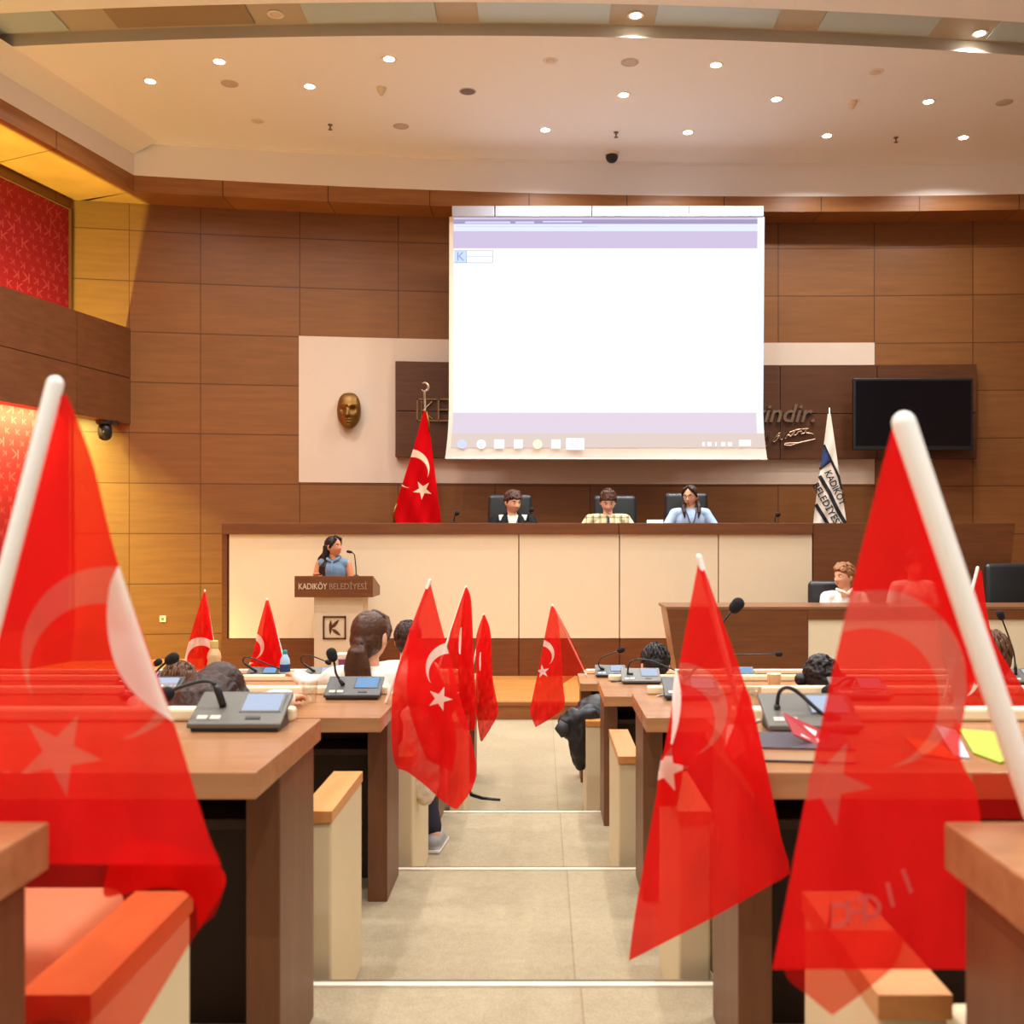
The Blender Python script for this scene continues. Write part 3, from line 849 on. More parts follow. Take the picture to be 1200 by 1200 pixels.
# metal lettering and emblem on the board
YBd = lambda x: wallY(x) - .125
def sign():
    t = thing('wall_lettering', P(505, 494, 13.8), 'brass outlined square emblem with letter K on the dark board', 'wall sign')
    Y = YBd(-1.5) - .02
    b = MB()
    for (x0, y0, x1, y1) in ((488, 467, 490, 493.5), (488, 467, 532, 468.6), (488, 492, 532, 493.8), (513, 467, 515, 493.5), (515, 479.5, 532, 481), (538, 467, 540, 493.5)):
        p, q = P(x0, y1, Y), P(x1, y0, Y); b.box((p.x, Y - .01, p.z), (q.x, Y + .02, q.z))
    b.build('emblem_frame', 'chrome', t, world=True)
    b = MB()
    for a, c in (((494, 471), (494, 490)), ((496, 481), (506, 471)), ((496, 481), (507, 491))):
        b.cap(P(*a, Y), P(*c, Y), .014)
    b.build('emblem_letter', 'chrome', t, world=True)
    t = thing('wall_lettering', P(930, 495, 13.9), 'silver italic metal letters above the signature on the dark board', 'wall sign')
    m = text_mb('tindir.', .35, .02, .28, 'RIGHT', True)
    m.xf(Matrix.Translation(P(955, 485.5, YBd(3.5) - .03))); m.build('letters', 'metal2', t, world=True)
    t = thing('wall_lettering', P(930, 518, 13.9), 'silver handwritten signature in metal wire on the dark board', 'wall sign')
    Y = YBd(3.5) - .03
    raw = [[(127,395),(150,350),(165,352),(150,385),(160,420),(140,465),(125,470),(130,430)], [(190,430),(215,395),(245,360),(262,355),(250,385),(215,425),(200,430),(215,400),(240,380),(262,385),(255,410),(275,412),(285,385),(300,345),(290,390),(305,405),(320,380),(335,370),(345,385),(360,375),(385,345),(375,375),(400,370),(420,345),(450,345),(440,365),(470,355),(490,315),(485,355),(510,362)],
           [(340,350),(420,325),(505,318)], [(470,350),(540,365),(562,395),(545,415),(470,430),(390,452),(350,465),(300,462),(298,450),(330,446),(440,440)]]
    b = MB()
    for st in raw:
        pts = [P(880 + x * .13333, 460 + y * .13333, Y) for x, y in st]
        # smooth the stroke
        sm = []
        for i in range(len(pts) - 1):
            p0, p1, p2, p3 = pts[max(i-1, 0)], pts[i], pts[i+1], pts[min(i+2, len(pts)-1)]
            for q in range(4):
                u = q / 4
                sm.append(.5 * ((2*p1) + (p2-p0)*u + (2*p0-5*p1+4*p2-p3)*u*u + (3*p1-p0-3*p2+p3)*u**3))
        sm.append(pts[-1]); b.tube(sm, .0095, 6)
    b.build('signature_wire', 'metal2', t, world=True)
M['metal2'] = m_plain('satin_silver', (150, 122, 98), .32, .85)
sign()
# wall socket
t = thing('wall_socket', P(191, 725, 13.4), 'small square wall socket low on the wood panelled wall', 'wall socket')
Yw = wallY(PX(191, 13.4))
p, q = P(187.5, 729, Yw), P(194.8, 721.5, Yw)
MB().box((p.x, Yw - .02, p.z), (q.x, Yw + .03, q.z)).build('cover_plate', 'spk2', t, world=True, bevel=.006)
MB().box((p.x + .025, Yw - .024, p.z + .025), (q.x - .025, Yw - .01, q.z - .025)).build('outlet', 'spkd', t, world=True)
# swivel camera under the gallery
pc = P(123, 498, 13.05)
t = thing('swivel_camera', (pc.x, pc.y, 3.26), 'black swivel security camera hanging under the side gallery', 'security camera')
b = MB().lathe([(.11, 0), (.11, -.03), (.09, -.05), (.001, -.05)], n=20); b.box((-.02, -.03, -.06), (.17, .03, -.0)); b.build('mount', 'black', t, bevel=.004)
MB().lathe([(.07, -.05), (.085, -.10), (.085, -.18), (.07, -.225), (.035, -.25), (.001, -.255)], n=22).build('camera_body', 'black', t, smooth=True)
MB().ball((.02, -.086, -.15), .014, 10, 8).build('lens', 'metal', t)

# ================================================================== dais
def dais():
    Y0 = 11.88
    t = thing('dais_counter', (0, Y0, STAGE), 'long raised counter with cream front panels and brown top, below the screen', 'counter')
    z1, z2, zt = PZ(748, Y0), PZ(626, Y0), PZ(613, Y0)
    x0, x1 = PX(261, Y0), PX(952, Y0)
    MB().box((x0 + .02, Y0 + .03, STAGE), (x1, Y0 + .09, z2 + .02)).build('carcass', 'dais', t, world=True)
    seams = [268, 608, 726, 842, 952]
    for i in range(4):
        a, c = PX(seams[i], Y0) + .006, PX(seams[i+1], Y0) - .006
        MB().box((a, Y0, z1), (c, Y0 + .03, z2)).build('front_panel', 'cream', t, world=True, bevel=.003)
        a2 = PX(259, Y0) if i == 0 else a
        MB().box((a2, Y0 - .004, STAGE), (c, Y0 + .03, z1 - .004)).build('plinth', 'dais', t, world=True)
    tops = [261, 725, 952]
    for i in range(2):
        a, c = PX(tops[i], Y0) + (.0 if i == 0 else .003), PX(tops[i+1], Y0) - .003
        MB().box((a, Y0 - .04, z2), (c, Y0 + .30, zt)).build('top', 'dais', t, world=True, bevel=.004)
    MB().box((x0 + .02, Y0 + .09, zt - .36), (x1, Y0 + .13, zt - .32)).build('work_surface', 'dais', t, world=True)
    MB().box((PX(260, Y0), Y0 + .0, STAGE), (PX(266, Y0), Y0 + .9, z2)).build('end_panel', 'dais', t, world=True)
    # brown wing on the right
    t = thing('dais_wing', (4.3, Y0 + .02, STAGE), 'plain brown wood wing of the raised counter with a slanted end', 'counter')
    a = PX(953, Y0)
    MB().prism([(a, STAGE), (PX(1176, Y0), STAGE), (PX(1180, Y0), PZ(705, Y0)), (PX(1190, Y0), zt), (a, zt)], .06, 'y', Y0 + .0).build('front_panel', 'dais', t, world=True, bevel=.003)
    MB().box((a, Y0 + .06, zt - .05), (PX(1188, Y0), Y0 + .35, zt - .001)).build('top', 'dais', t, world=True)
    # secretary desk in front of it
    Y1 = 10.2
    t = thing('secretary_desk', (3.4, Y1, STAGE), 'lower desk with slanted brown end and cream front, before the raised counter', 'desk')
    zt = PZ(711, Y1)
    xL, xB = PX(781, Y1), PX(799, Y1)
    xm, xr = PX(947, Y1), 6.4
    MB().prism([(xB, STAGE), (xm, STAGE), (xm, zt - .002), (xL, zt - .002)], .05, 'y', Y1).build('front_panel', 'dais', t, world=True)
    MB().prism([(xB + .015, STAGE), (xB + .06, STAGE), (xL + .06, zt - .03), (xL + .015, zt - .03)], .60, 'y', Y1 + .05).build('end_panel', 'capdesk', t, world=True)
    MB().box((xL - .005, Y1 - .005, zt - .03), (xr, Y1 + .66, zt)).build('top', 'capdesk2', t, world=True, bevel=.003)
    MB().box((xm, Y1 - .01, PZ(726, Y1)), (xr, Y1 + .04, zt - .031)).build('apron', 'dais', t, world=True)
    MB().box((xm + .005, Y1 + .01, STAGE + .12), (xr, Y1 + .05, PZ(726, Y1) - .002)).build('cream_panel', 'cream', t, world=True)
    MB().box((xm + .005, Y1 + .012, STAGE), (xr, Y1 + .05, STAGE + .118)).build('plinth', 'dais', t, world=True)
M['capdesk'] = m_wood('desk_edge_wood', (176, 138, 100), (196, 158, 118), .4)
M['capdesk2'] = m_wood('desk_top_wood', (132, 86, 54), (152, 102, 68), .35)
dais()

def fit_text(s, x0, x1, y, z, size, bold):
    m = text_mb(s, size, .004, 0, 'LEFT', bold); a, e = min(v.x for v in m.v), max(v.x for v in m.v)
    return m.xf(Matrix.Translation((x0, y, z)) @ Matrix.Scale((x1 - x0) / (e - a), 4, (1, 0, 0)) @ Matrix.Translation((-a, 0, 0)))
def lectern():
    Y = 10.75
    t = thing('lectern', (PX(396, Y), Y, STAGE), 'lectern with brown slanted top, cream column and square K emblem', 'lectern')
    x0, x1 = PX(345, Y), PX(437, Y); zb, zt = PZ(700, Y), PZ(675, Y)
    b = MB()
    D = .48
    # body: tall front, top slopes down to the reader's side; its outline seen from the side
    b.prism([(Y, zb), (Y + D, zb), (Y + D, zb + .10), (Y + .03, zt), (Y, zt)], x1 - x0, 'x', x0)
    b.build('top_box', 'dais', t, world=True, bevel=.004)
    xa, xb = PX(368, Y + .08), PX(425, Y + .08)
    b = MB().box((xa, Y + .08, STAGE + .05), (xb, Y + .42, zb)); b.build('column', 'lectcream', t, world=True, bevel=.004)
    MB().box((xa - .08, Y + .02, STAGE), (xb + .08, Y + .5, STAGE + .05)).build('base', 'dais', t, world=True, bevel=.004)
    m = fit_text('KADIKÖY', PX(350, Y), PX(383.5, Y), Y - .004, PZ(687.5, Y), .088, True); m.build('lettering_bold', 'metal3', t, world=True)
    m = fit_text('BELEDİYESİ', PX(386, Y), PX(430, Y), Y - .004, PZ(687.5, Y), .088, False); m.build('lettering', 'metal4', t, world=True)
    Ye = Y + .075
    b = MB()
    for (a0, b0, a1, b1) in ((378.5, 722, 405.5, 724), (378.5, 747.5, 405.5, 749.2), (378.5, 722, 380.3, 749), (403.7, 722, 405.5, 749)):
        p, q = P(a0, b1, Ye), P(a1, b0, Ye); b.box((p.x, Ye - .008, p.z), (q.x, Ye + .006, q.z))
    b.build('emblem_frame', 'board', t, world=True)
    b = MB()
    def leafp(a, c, w):
        a, c = P(*a, Ye), P(*c, Ye); d = c - a
        b.tube([a, a + d * .3, a + d * .65, c], [.003, w, w * .9, .003], 8)
    leafp((387.5, 727), (387, 743.5), .016); leafp((388.5, 736), (397, 726.5), .018); leafp((389, 737), (399, 744.5), .018)
    for v in b.v: v.y = Ye + (v.y - Ye) * .35
    b.build('emblem_letter', 'board', t, world=True)
    t2 = thing('lectern_microphone', P(417, 674, Y + .12), 'thin black gooseneck microphone on the lectern', 'microphone')
    Ym = Y + .16
    lect_z = lambda y: zt + (y + .03 - (Y + .03)) / (D - .03) * (zb + .10 - zt)
    MB().tube([Vector((PX(417.5, Ym), Ym, lect_z(Ym) + .022)), P(417, 664, Ym), P(415.5, 650, Ym), P(413, 647.5, Ym), P(411, 647, Ym)], .006, 8).build('gooseneck', 'black', t2, world=True, smooth=True)
    MB().cap(P(411.5, 647, Ym), P(407.5, 646.3, Ym), .014).build('capsule', 'blackm', t2, world=True, smooth=True)
    MB().lathe([(.03, 0), (.03, .02), (.012, .03)], Vector((PX(417.5, Ym), Ym, lect_z(Ym) + .022)), 16).build('base', 'black', t2, world=True)
M['lectcream'] = m_plain('lectern_cream', (214, 196, 166), .5, var=.02)
M['metal3'] = m_plain('pale_metal_letter', (222, 202, 172), .4, .3)
M['metal4'] = m_plain('thin_metal_letter', (176, 146, 118), .4, .4)
lectern()

# ================================================================== office chairs behind the counters
def office_chair(x, y, floor, top, w, label, group, rz=0, sh=.33):
    t = thing('office_chair', (x, y, floor), label, 'office chair', group, rz)     # backrest at -Y side of the local frame
    H = top - floor
    b = MB().box((-w/2, -.30, sh + .10), (w/2, -.19, H))
    for v in b.v:
        if v.z > .7: v.y -= .05; v.x *= .93
    b.build('backrest', 'leather', t, bevel=.05, seg=4, smooth=True)
    b = MB().cap((-w*.40, -.30, H - .012), (w*.40, -.30, H - .012), .013); b.build('back_piping', 'leather2', t, smooth=True)
    MB().box((-w/2 + .02, -.24, sh - .05), (w/2 - .02, .26, sh + .06)).build('seat', 'leather', t, bevel=.04, seg=4, smooth=True)
    for s in (-1, 1):
        b = MB().tube([(s * w * .55, -.2, sh), (s * w * .59, -.2, sh + .2), (s * w * .59, .12, sh + .2), (s * w * .55, .12, sh)], .018, 8)
        a = b.build('armrest', 'black', t, smooth=True)
    MB().tube([(0, 0, .08), (0, 0, sh - .05)], .028, 12).build('gas_lift', 'black', t, smooth=True)
    for k in range(5):
        a = 2 * PI * k / 5 + .3
        l = MB().tube([(0, 0, .09), (.2 * math.cos(a), .2 * math.sin(a), .06)], [.025, .016], 8).build('base_leg', 'black', t, smooth=True)
        MB().ball((.2 * math.cos(a), .2 * math.sin(a), .028), .028, 10, 8).build('caster', 'black', l)
    return t
M['leather2'] = m_plain('leather_piping', (86, 86, 82), .35)
DY = 12.85
for (xa, xb, top, lab) in ((570, 625, 579.5, 'black leather chair behind the boy in the dark jacket'), (694, 748, 580.5, 'black leather chair behind the boy in the plaid shirt'), (778, 832, 577.5, 'black leather chair behind the girl in the pale blue sweater')):
    x0, x1 = PX(xa, DY), PX(xb, DY)
    office_chair((x0 + x1) / 2, DY - .215, PLAT, PZ(top, DY), x1 - x0, lab, 'chairs behind the raised counter', PI)
YC = 11.42
office_chair(PX(973, YC), YC - .27, STAGE, PZ(681, YC), .52, 'black leather chair behind the boy with the bow tie', 'chairs behind the secretary desk', PI, .20)
office_chair(PX(1184, YC), YC - .27, STAGE, PZ(660.5, YC), .60, 'empty black leather chair by the right edge behind the secretary desk', 'chairs behind the secretary desk', PI)

# ================================================================== audience desks
DESK = {0: (1.44, .60, 1.19), 1: (1.305, 2.03, 2.63), 2: (1.12, 3.70, 4.28), 3: (.935, 5.39, 6.0), 4: (.75, 7.16, 7.70)}
XE = {-1: {0: -.572, 1: -.567, 2: -.582, 3: -.555, 4: -.475}, 1: {0: .467, 1: .422, 2: .377, 3: .328, 4: .268}}
NTH = {0: 'nearest to the viewer', 1: 'in the second row from the viewer', 2: 'in the third row from the viewer', 3: 'in the fourth row from the viewer', 4: 'in the frontmost row below the stage'}
def desk(r, s):
    top, yf, yb = DESK[r]; x = XE[s][r]; fl = FL[r]
    side = 'left' if s < 0 else 'right'
    t = thing('council_desk', (x, (yf + yb) / 2, fl), 'brown wood desk %s, %s of the aisle' % (NTH[r], side), 'desk', 'audience desks')
    xo = x + s * 5.4
    def bx(xa, xb, y0, y1, z0, z1, name, mat, bev=.003):
        return MB().box((min(xa, xb), y0, z0), (max(xa, xb), y1, z1)).build(name, mat, t, world=True, bevel=bev)
    bx(x, xo, yf, yb, top - .055, top, 'desktop', 'desk')
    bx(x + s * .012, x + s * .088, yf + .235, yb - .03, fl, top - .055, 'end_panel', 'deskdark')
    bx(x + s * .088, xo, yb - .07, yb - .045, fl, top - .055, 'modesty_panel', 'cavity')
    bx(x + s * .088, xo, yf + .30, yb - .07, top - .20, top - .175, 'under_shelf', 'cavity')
    if r: bx(x + s * .06, xo, yb - .046, yb - .001, top, top + .034, 'ledge', 'ledge', .008)
for r in range(5):
    for s in (-1, 1): desk(r, s)

# ================================================================== fixed seats
def seat(r, s, xc, label, w=.66, sz=.44):
    fl = FL[r]; yf = DESK[r][1]
    y0, y1 = yf - .84, yf - .36
    if r == 3: y0, y1 = yf - .95, yf - .33
    if r == 1: y0 = yf - .73
    t = thing('armchair', (xc, (y0 + y1) / 2, fl), label, 'armchair', 'fixed audience armchairs')
    for q in (-1, 1):
        xa = xc + q * (w / 2 - .045)
        ar = MB().box((xa - .045, y0, fl), (xa + .045, y1, fl + .605)).build('arm', 'seatcream', t, world=True, bevel=.008)
        MB().box((xa - .047, y0 - .006, fl + .605), (xa + .047, y1 + .004, fl + .637)).build('arm_cap', 'cap', ar)
        ar.children[0].matrix_parent_inverse = Matrix(); 
        # cap was built in world space: bring it into the arm's frame
        for v in ar.children[0].data.vertices: v.co -= t.location
    MB().box((xc - w/2 + .09, y0 + .10, fl + sz - .14), (xc + w/2 - .09, y1 - .02, fl + sz)).build('seat', 'seatcream', t, world=True, bevel=.03, seg=3, smooth=True)
    MB().box((xc - w/2 + .092, y0 + .0, fl + .16), (xc + w/2 - .092, y0 + .075, fl + .60)).build('backrest', 'seatcream', t, world=True, bevel=.03, seg=3, smooth=True)
    return t
# ================================================================== conference microphone units
def mic_unit(px, Yf, row, label, stem, head_r=.022, mat='grey', lcd='lcd', rz=0, w=.225, group='conference microphone units on the audience desks', dep=.128, hb=.078, su=.30):
    """px: photo column of the unit's middle; stem: photo points of the gooseneck from base to head with depths"""
    top = DESK[row][0]
    x = PX(px, Yf)
    t = thing('microphone_unit', (x, Yf, top + .001), label, 'microphone', group, rz)
    h0 = .016
    b = MB().prism([(0, 0), (dep - .02, 0), (dep - .035, hb - .028), (0, h0 - .006)], w - .016, 'x', -w/2 + .008)
    b.build('lower_body', 'black', t, bevel=.002)
    b = MB().prism([(-.004, h0 - .008), (dep, hb - .012), (dep, hb), (-.004, h0 + .004)], w, 'x', -w/2)
    b.build('face_plate', mat, t, bevel=.003)
    sl = (hb - h0) / dep
    def on(u, v, dz=0): return (-w/2 + u * w, v * dep, h0 + .0045 + (v * dep) * sl * .985 + dz)
    def plate(u0, v0, u1, v1, th, name, m):
        q = MB(); lo = [on(u0, v0), on(u1, v0), on(u1, v1), on(u0, v1)]
        hi = [on(u0, v0, th), on(u1, v0, th), on(u1, v1, th), on(u0, v1, th)]
        q.add(lo + hi, [(3,2,1,0),(4,5,6,7),(0,1,5,4),(1,2,6,5),(2,3,7,6),(3,0,4,7)])
        return q.build(name, m, t)
    plate(.50, .32, .95, .88, .0015, 'display_frame', 'black' if mat != 'grey' else 'grey')
    plate(.52, .36, .92, .84, .0025, 'display', lcd)
    plate(.08, .10, .19, .2, .003, 'button', 'button'); plate(.22, .10, .33, .2, .003, 'button', 'button')
    plate(.60, .10, .76, .17, .003, 'slot', 'black')
    base = t.matrix_basis @ Vector(on(su, .5))
    pts = [base]
    n = len(stem)
    for i, (a, c, dy) in enumerate(stem): pts.append(P(a, c, Yf + dep * .5 + dy))
    sm = []
    for i in range(len(pts) - 1):
        p0, p1, p2, p3 = pts[max(i-1, 0)], pts[i], pts[i+1], pts[min(i+2, len(pts)-1)]
        for q in range(5):
            u = q / 5
            sm.append(.5 * ((2*p1) + (p2-p0)*u + (2*p0-5*p1+4*p2-p3)*u*u + (3*p1-p0-3*p2+p3)*u**3))
    sm.append(pts[-1])
    m = len(sm); cut = max(3, m // 4)
    inv = t.matrix_basis.inverted()
    MB().tube([inv @ p for p in sm[:cut]], [.009] * (cut - 1) + [.006], 10).build('stem_socket', 'black', t, smooth=True)
    MB().tube([inv @ p for p in sm[cut-1:]], .0048, 8).build('gooseneck', 'black', t, smooth=True)
    d = (sm[-1] - sm[-3]).normalized()
    MB().cap(inv @ (sm[-1] - d * head_r * .2), inv @ (sm[-1] + d * head_r * .6), head_r * .92, head_r, 14).build('foam_head', 'blackm', t, smooth=True)
    return t
mic_unit(274, 2.445, 1, 'large grey microphone unit with lit display on the nearest left-hand desk', [(252, 803, 0), (240, 798, .0), (222, 802, .0), (205, 808, .0), (194, 814, .0)], .02)
mic_unit(412, 4.095, 2, 'charcoal microphone unit with upright gooseneck beside the big aisle flag', [(394, 790, 0), (392, 778, 0), (389.5, 769, 0)], .022, 'darkgrey', 'lcdblue')
mic_unit(305, 7.34, 4, 'microphone unit with arched gooseneck before the flag beside the blue bottle', [(285.5, 776, 0), (288, 770, 0), (300, 773, 0), (320, 781, 0), (335, 786, -.1)], .022, 'darkgrey', 'lcdblue')
mic_unit(374, 7.34, 4, 'microphone unit with low arched gooseneck in front of the lectern column', [(353, 775, 0), (356, 768, 0), (366, 769, 0), (384, 776, 0)], .018, 'grey', 'lcd')
mic_unit(172, 4.09, 2, 'microphone unit beside the bent dark-haired head, its round foam head raised', [(176, 795, 0), (190, 780, 0), (200, 773, 0)], .023, 'darkgrey')
mic_unit(158, 5.7, 3, 'microphone unit behind the small brown head at the left', [(166, 790, 0), (178, 781, 0), (184, 777, 0)], .02, 'darkgrey')
mic_unit(716, 7.46, 4, 'farthest microphone unit right of the aisle, its gooseneck bent right', [(702, 781, 0), (703, 773, 0), (712, 767.5, 0), (727, 762, 0)], .022, 'darkgrey', 'lcd')
mic_unit(752, 5.82, 3, 'grey microphone unit with arched gooseneck, second desk end right of the aisle', [(736, 789, 0), (738, 777, 0), (748, 772.5, 0), (765, 775, 0), (790, 785, 0), (803, 790, 0)], .022)
mic_unit(812, 4.08, 2, 'microphone unit behind the hanging flag, its large foam head tilted right', [(822, 775, 0), (845, 733, 0), (862, 711, 0)], .026, 'darkgrey')
mic_unit(868, 7.34, 4, 'microphone unit with level gooseneck before the secretary desk', [(846, 772, 0), (856, 768, 0), (880, 767, 0), (912, 766.6, 0)], .02, 'grey', 'lcdblue')
mic_unit(956, 2.42, 1, 'large grey microphone unit beside the dark book on the right-hand desk', [(910.5, 828, 0), (913, 812, 0), (922, 805.5, .0), (936, 812, 0), (958, 832, -.02), (974, 844, -.03)], .02, su=.13)
mic_unit(1012, 4.08, 2, 'microphone unit behind the nearest right-hand flag, its foam head bent low', [(1000, 795, 0), (990, 796, 0), (972, 808, 0)], .022)
mic_unit(1206, 5.80, 3, 'microphone unit at the right edge, its tall gooseneck leaning left', [(1188.5, 768, 0), (1184, 752, 0), (1173, 722, 0)], .022)
# small microphones of the raised counter
for px, py, lab in ((622, 598, 'thin gooseneck microphone in front of the boy in the dark jacket'), (535, 602, 'small black microphone head on the raised counter right of the tall red flag'), (911, 603.5, 'small black microphone head on the raised counter left of the white flag')):
    Y = 12.1
    zt = PZ(613, 11.88)
    b0 = P(px - 3, 612, Y); b0.z = zt + .001
    t = thing('counter_microphone', b0, lab, 'microphone', 'gooseneck microphones on the raised counter')
    MB().lathe([(.05, .0), (.05, .008), (.02, .014)], b0, 16).build('base', 'black', t, world=True)
    MB().tube([b0 + Vector((0, 0, .012)), (b0 + P(px, py, Y)) / 2 + Vector((-.01, 0, .02)), P(px, py, Y)], .007, 8).build('gooseneck', 'black', t, world=True, smooth=True)
    MB().cap(P(px, py, Y), P(px + .8, py - .6, Y), .026, .03).build('foam_head', 'blackm', t, world=True, smooth=True)
t = thing('name_card', (PX(767.5, 12.05), 12.05, PZ(613, 11.88)), 'blank white folded card on the raised counter left of the girl in pale blue', 'card')
MB().prism([(-.03, 0), (.03, 0), (.002, .042), (-.002, .042)], .19, 'x', -.095).build('folded_card', 'paper', t)

# ================================================================== flags
def curve_pts(poly, n):
    """resample a photo polyline smoothly at n+1 even steps"""
    pts = [Vector((a, b)) for a, b in poly]
    sm = []
    for i in range(len(pts) - 1):
        p0, p1, p2, p3 = pts[max(i-1, 0)], pts[i], pts[i+1], pts[min(i+2, len(pts)-1)]
        for q in range(10):
            u = q / 10
            sm.append(.5 * ((2*p1) + (p2-p0)*u + (2*p0-5*p1+4*p2-p3)*u*u + (3*p1-p0-3*p2+p3)*u**3))
    sm.append(pts[-1])
    L = [0]
    for i in range(1, len(sm)): L.append(L[-1] + (sm[i] - sm[i-1]).length)
    out = []; j = 0
    for k in range(n + 1):
        d = L[-1] * k / n
        while j < len(L) - 2 and L[j+1] < d: j += 1
        u = (d - L[j]) / max(1e-9, L[j+1] - L[j])
        out.append(sm[j].lerp(sm[j+1], min(1, max(0, u))))
    return out
def cloth(t, Yc, layers, emblem, amp, wav, name='flag_cloth', mats=('flag', 'flagr', 'flagw', 'flagpale', 'flagthin'), y_top=None, ytoplen=1):
    """layers: (left polyline, right polyline, material index, depth offset); emblem: (cx, cy, G, dx, dy) in photo units"""
    b = MB()
    cx, cy, G, ex, ey = emblem
    l = math.hypot(ex, ey); ex, ey = ex / l, ey / l
    y0 = layers[0][0][0][1]; y1 = max(p[1] for p in layers[0][0])
    def D(px, py, dy):
        f = min(1, max(0, (py - y0) / (y1 - y0)))
        Yb = Yc if y_top is None else y_top + (Yc - y_top) * min(1, f / ytoplen)
        return Yb + dy + amp * (f ** .7) * (math.sin(wav * (px - .35 * py)) + .45 * math.sin(wav * 2.1 * px + wav * .6 * py + 1))
    for left, right, mi, dy in layers:
        nv, nu = 44, 22
        A, C = curve_pts(left, nv), curve_pts(right, nv)
        b.cur = mi
        grid = lambda u, v: A[round(v * nv)].lerp(C[round(v * nv)], u)
        def fn(u, v):
            p = grid(u, v); return P(p.x, p.y, D(p.x, p.y, dy))
        def uvf(u, v):
            p = grid(u, v); dx, dz = (p.x - cx) / G, (p.y - cy) / G
            return (dx * ex + dz * ey, -dx * ey + dz * ex)
        b.grid(fn, nu, nv, uvf)
    o = b.build(name, list(mats), t, world=True, smooth=True)
    return o, D
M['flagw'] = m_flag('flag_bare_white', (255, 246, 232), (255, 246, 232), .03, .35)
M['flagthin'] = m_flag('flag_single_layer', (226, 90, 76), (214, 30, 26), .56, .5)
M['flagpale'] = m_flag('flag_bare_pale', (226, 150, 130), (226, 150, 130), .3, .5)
def desk_flag(label, pole, Yp, Yc, layers, emblem, amp, wav, r=.0065, y_top=None):
    top, base = P(*pole[0], Yp[0]), P(*pole[1], Yp[1])
    t = thing('desk_flag', base, label, 'flag', 'red hand flags standing on the audience desks')
    d = (base - top).normalized()
    MB().cap(top - d * .002, base - d * r * 1.4, r, r, 14).build('flag_pole', 'pole', t, world=True, smooth=True)
    o, D = cloth(t, Yc, layers, emblem, amp, wav, y_top=y_top, ytoplen=.5)
    return t, D
TOPZ = lambda r: DESK[r][0]
def base_on(row, px, Y): return (px, CY + (CZ - TOPZ(row)) * F / Y)
# the two nearest
t1, D1 = desk_flag('big red flag nearest the viewer at the left edge, over the wooden armrest', ((64, 452), base_on(0, -70, 1.16)), (1.16, 1.16), 1.235, [
    ([(70, 464), (0, 715), (-33, 860), (-30, 940), (-25, 1012)], [(78, 462), (108, 540), (139, 662), (201, 838), (241, 968), (259, 1014)], 1, 0),
    ([(-25, 1000), (10, 1150), (60, 1270)], [(256, 1000), (262, 1040), (250, 1074), (230, 1094), (165, 1200), (120, 1270)], 4, .016),
    ([(138, 664), (128, 690), (126, 735), (136, 780), (160, 815), (202, 845)], [(140, 664), (150, 695), (163, 735), (177, 775), (190, 812), (204, 846)], 2, -.012),
    ([(131, 1001), (126, 1020), (122, 1050), (150, 1046), (190, 1038), (228, 1040)], [(157, 983), (200, 990), (240, 1004), (261, 1020), (262, 1042), (232, 1090)], 0, .03),
    ], (127, 766, 408, -65, 132), .020, .030, .0095, 1.16)
t2, D2 = desk_flag('big red flag nearest the viewer on the right, with broad white pole', ((1060, 498), base_on(0, 1219, 1.16)), (1.14, 1.16), 1.235, [
    ([(1046, 500), (1020, 600), (985, 745), (945, 930), (920, 1060), (905, 1136)], [(1062, 500), (1100, 610), (1140, 726), (1137, 800), (1127, 850), (1126, 890), (1140, 918), (1150, 970), (1150, 1060), (1145, 1136)], 1, 0),
    ([(1139, 906), (1142, 960)], [(1196, 906), (1212, 960)], 4, .008),
    ([(1058, 505), (1078, 620), (1098, 700), (1120, 760), (1138, 800)], [(1062, 500), (1100, 610), (1138, 726), (1148, 770), (1152, 806)], 0, .03),
    ([(1097, 725), (1104, 765), (1113, 800), (1118, 830), (1123, 850)], [(1098, 724), (1116, 748), (1129, 783), (1133, 812), (1125, 850)], 3, -.012),
    ([(912, 1090), (921, 1142), (945, 1165), (974, 1189)], [(1062, 1090), (1050, 1128), (1018, 1158), (977, 1189)], 4, .03),
    ], (1028, 796, 418, -45, 95), .018, .030, .0135, 1.15)
# raised arc of mirrored print near the hem of the second
M['print'] = m_plain('pale_print', (232, 84, 74), .8)
b = MB()
for i, ch in enumerate('DHCII'):
    m = text_mb(ch, .042, .0002, .15, 'CENTER', True)
    a = (i - 1.6) * .26
    px, py = 982 + i * 20, 1074 - (i - .2) ** 2 * 2.0 - i * 2.5
    mm = Matrix.Translation(P(px, py, D2(px, py, 0) - .006)) @ Matrix.Rotation(-(.02 + i * .12), 4, 'Y') @ Matrix.Scale(-1 if ch in 'C' else 1, 4, (1, 0, 0))
    m.xf(mm); merge(b, m)
b.build('hem_print', 'print', t2, world=True)
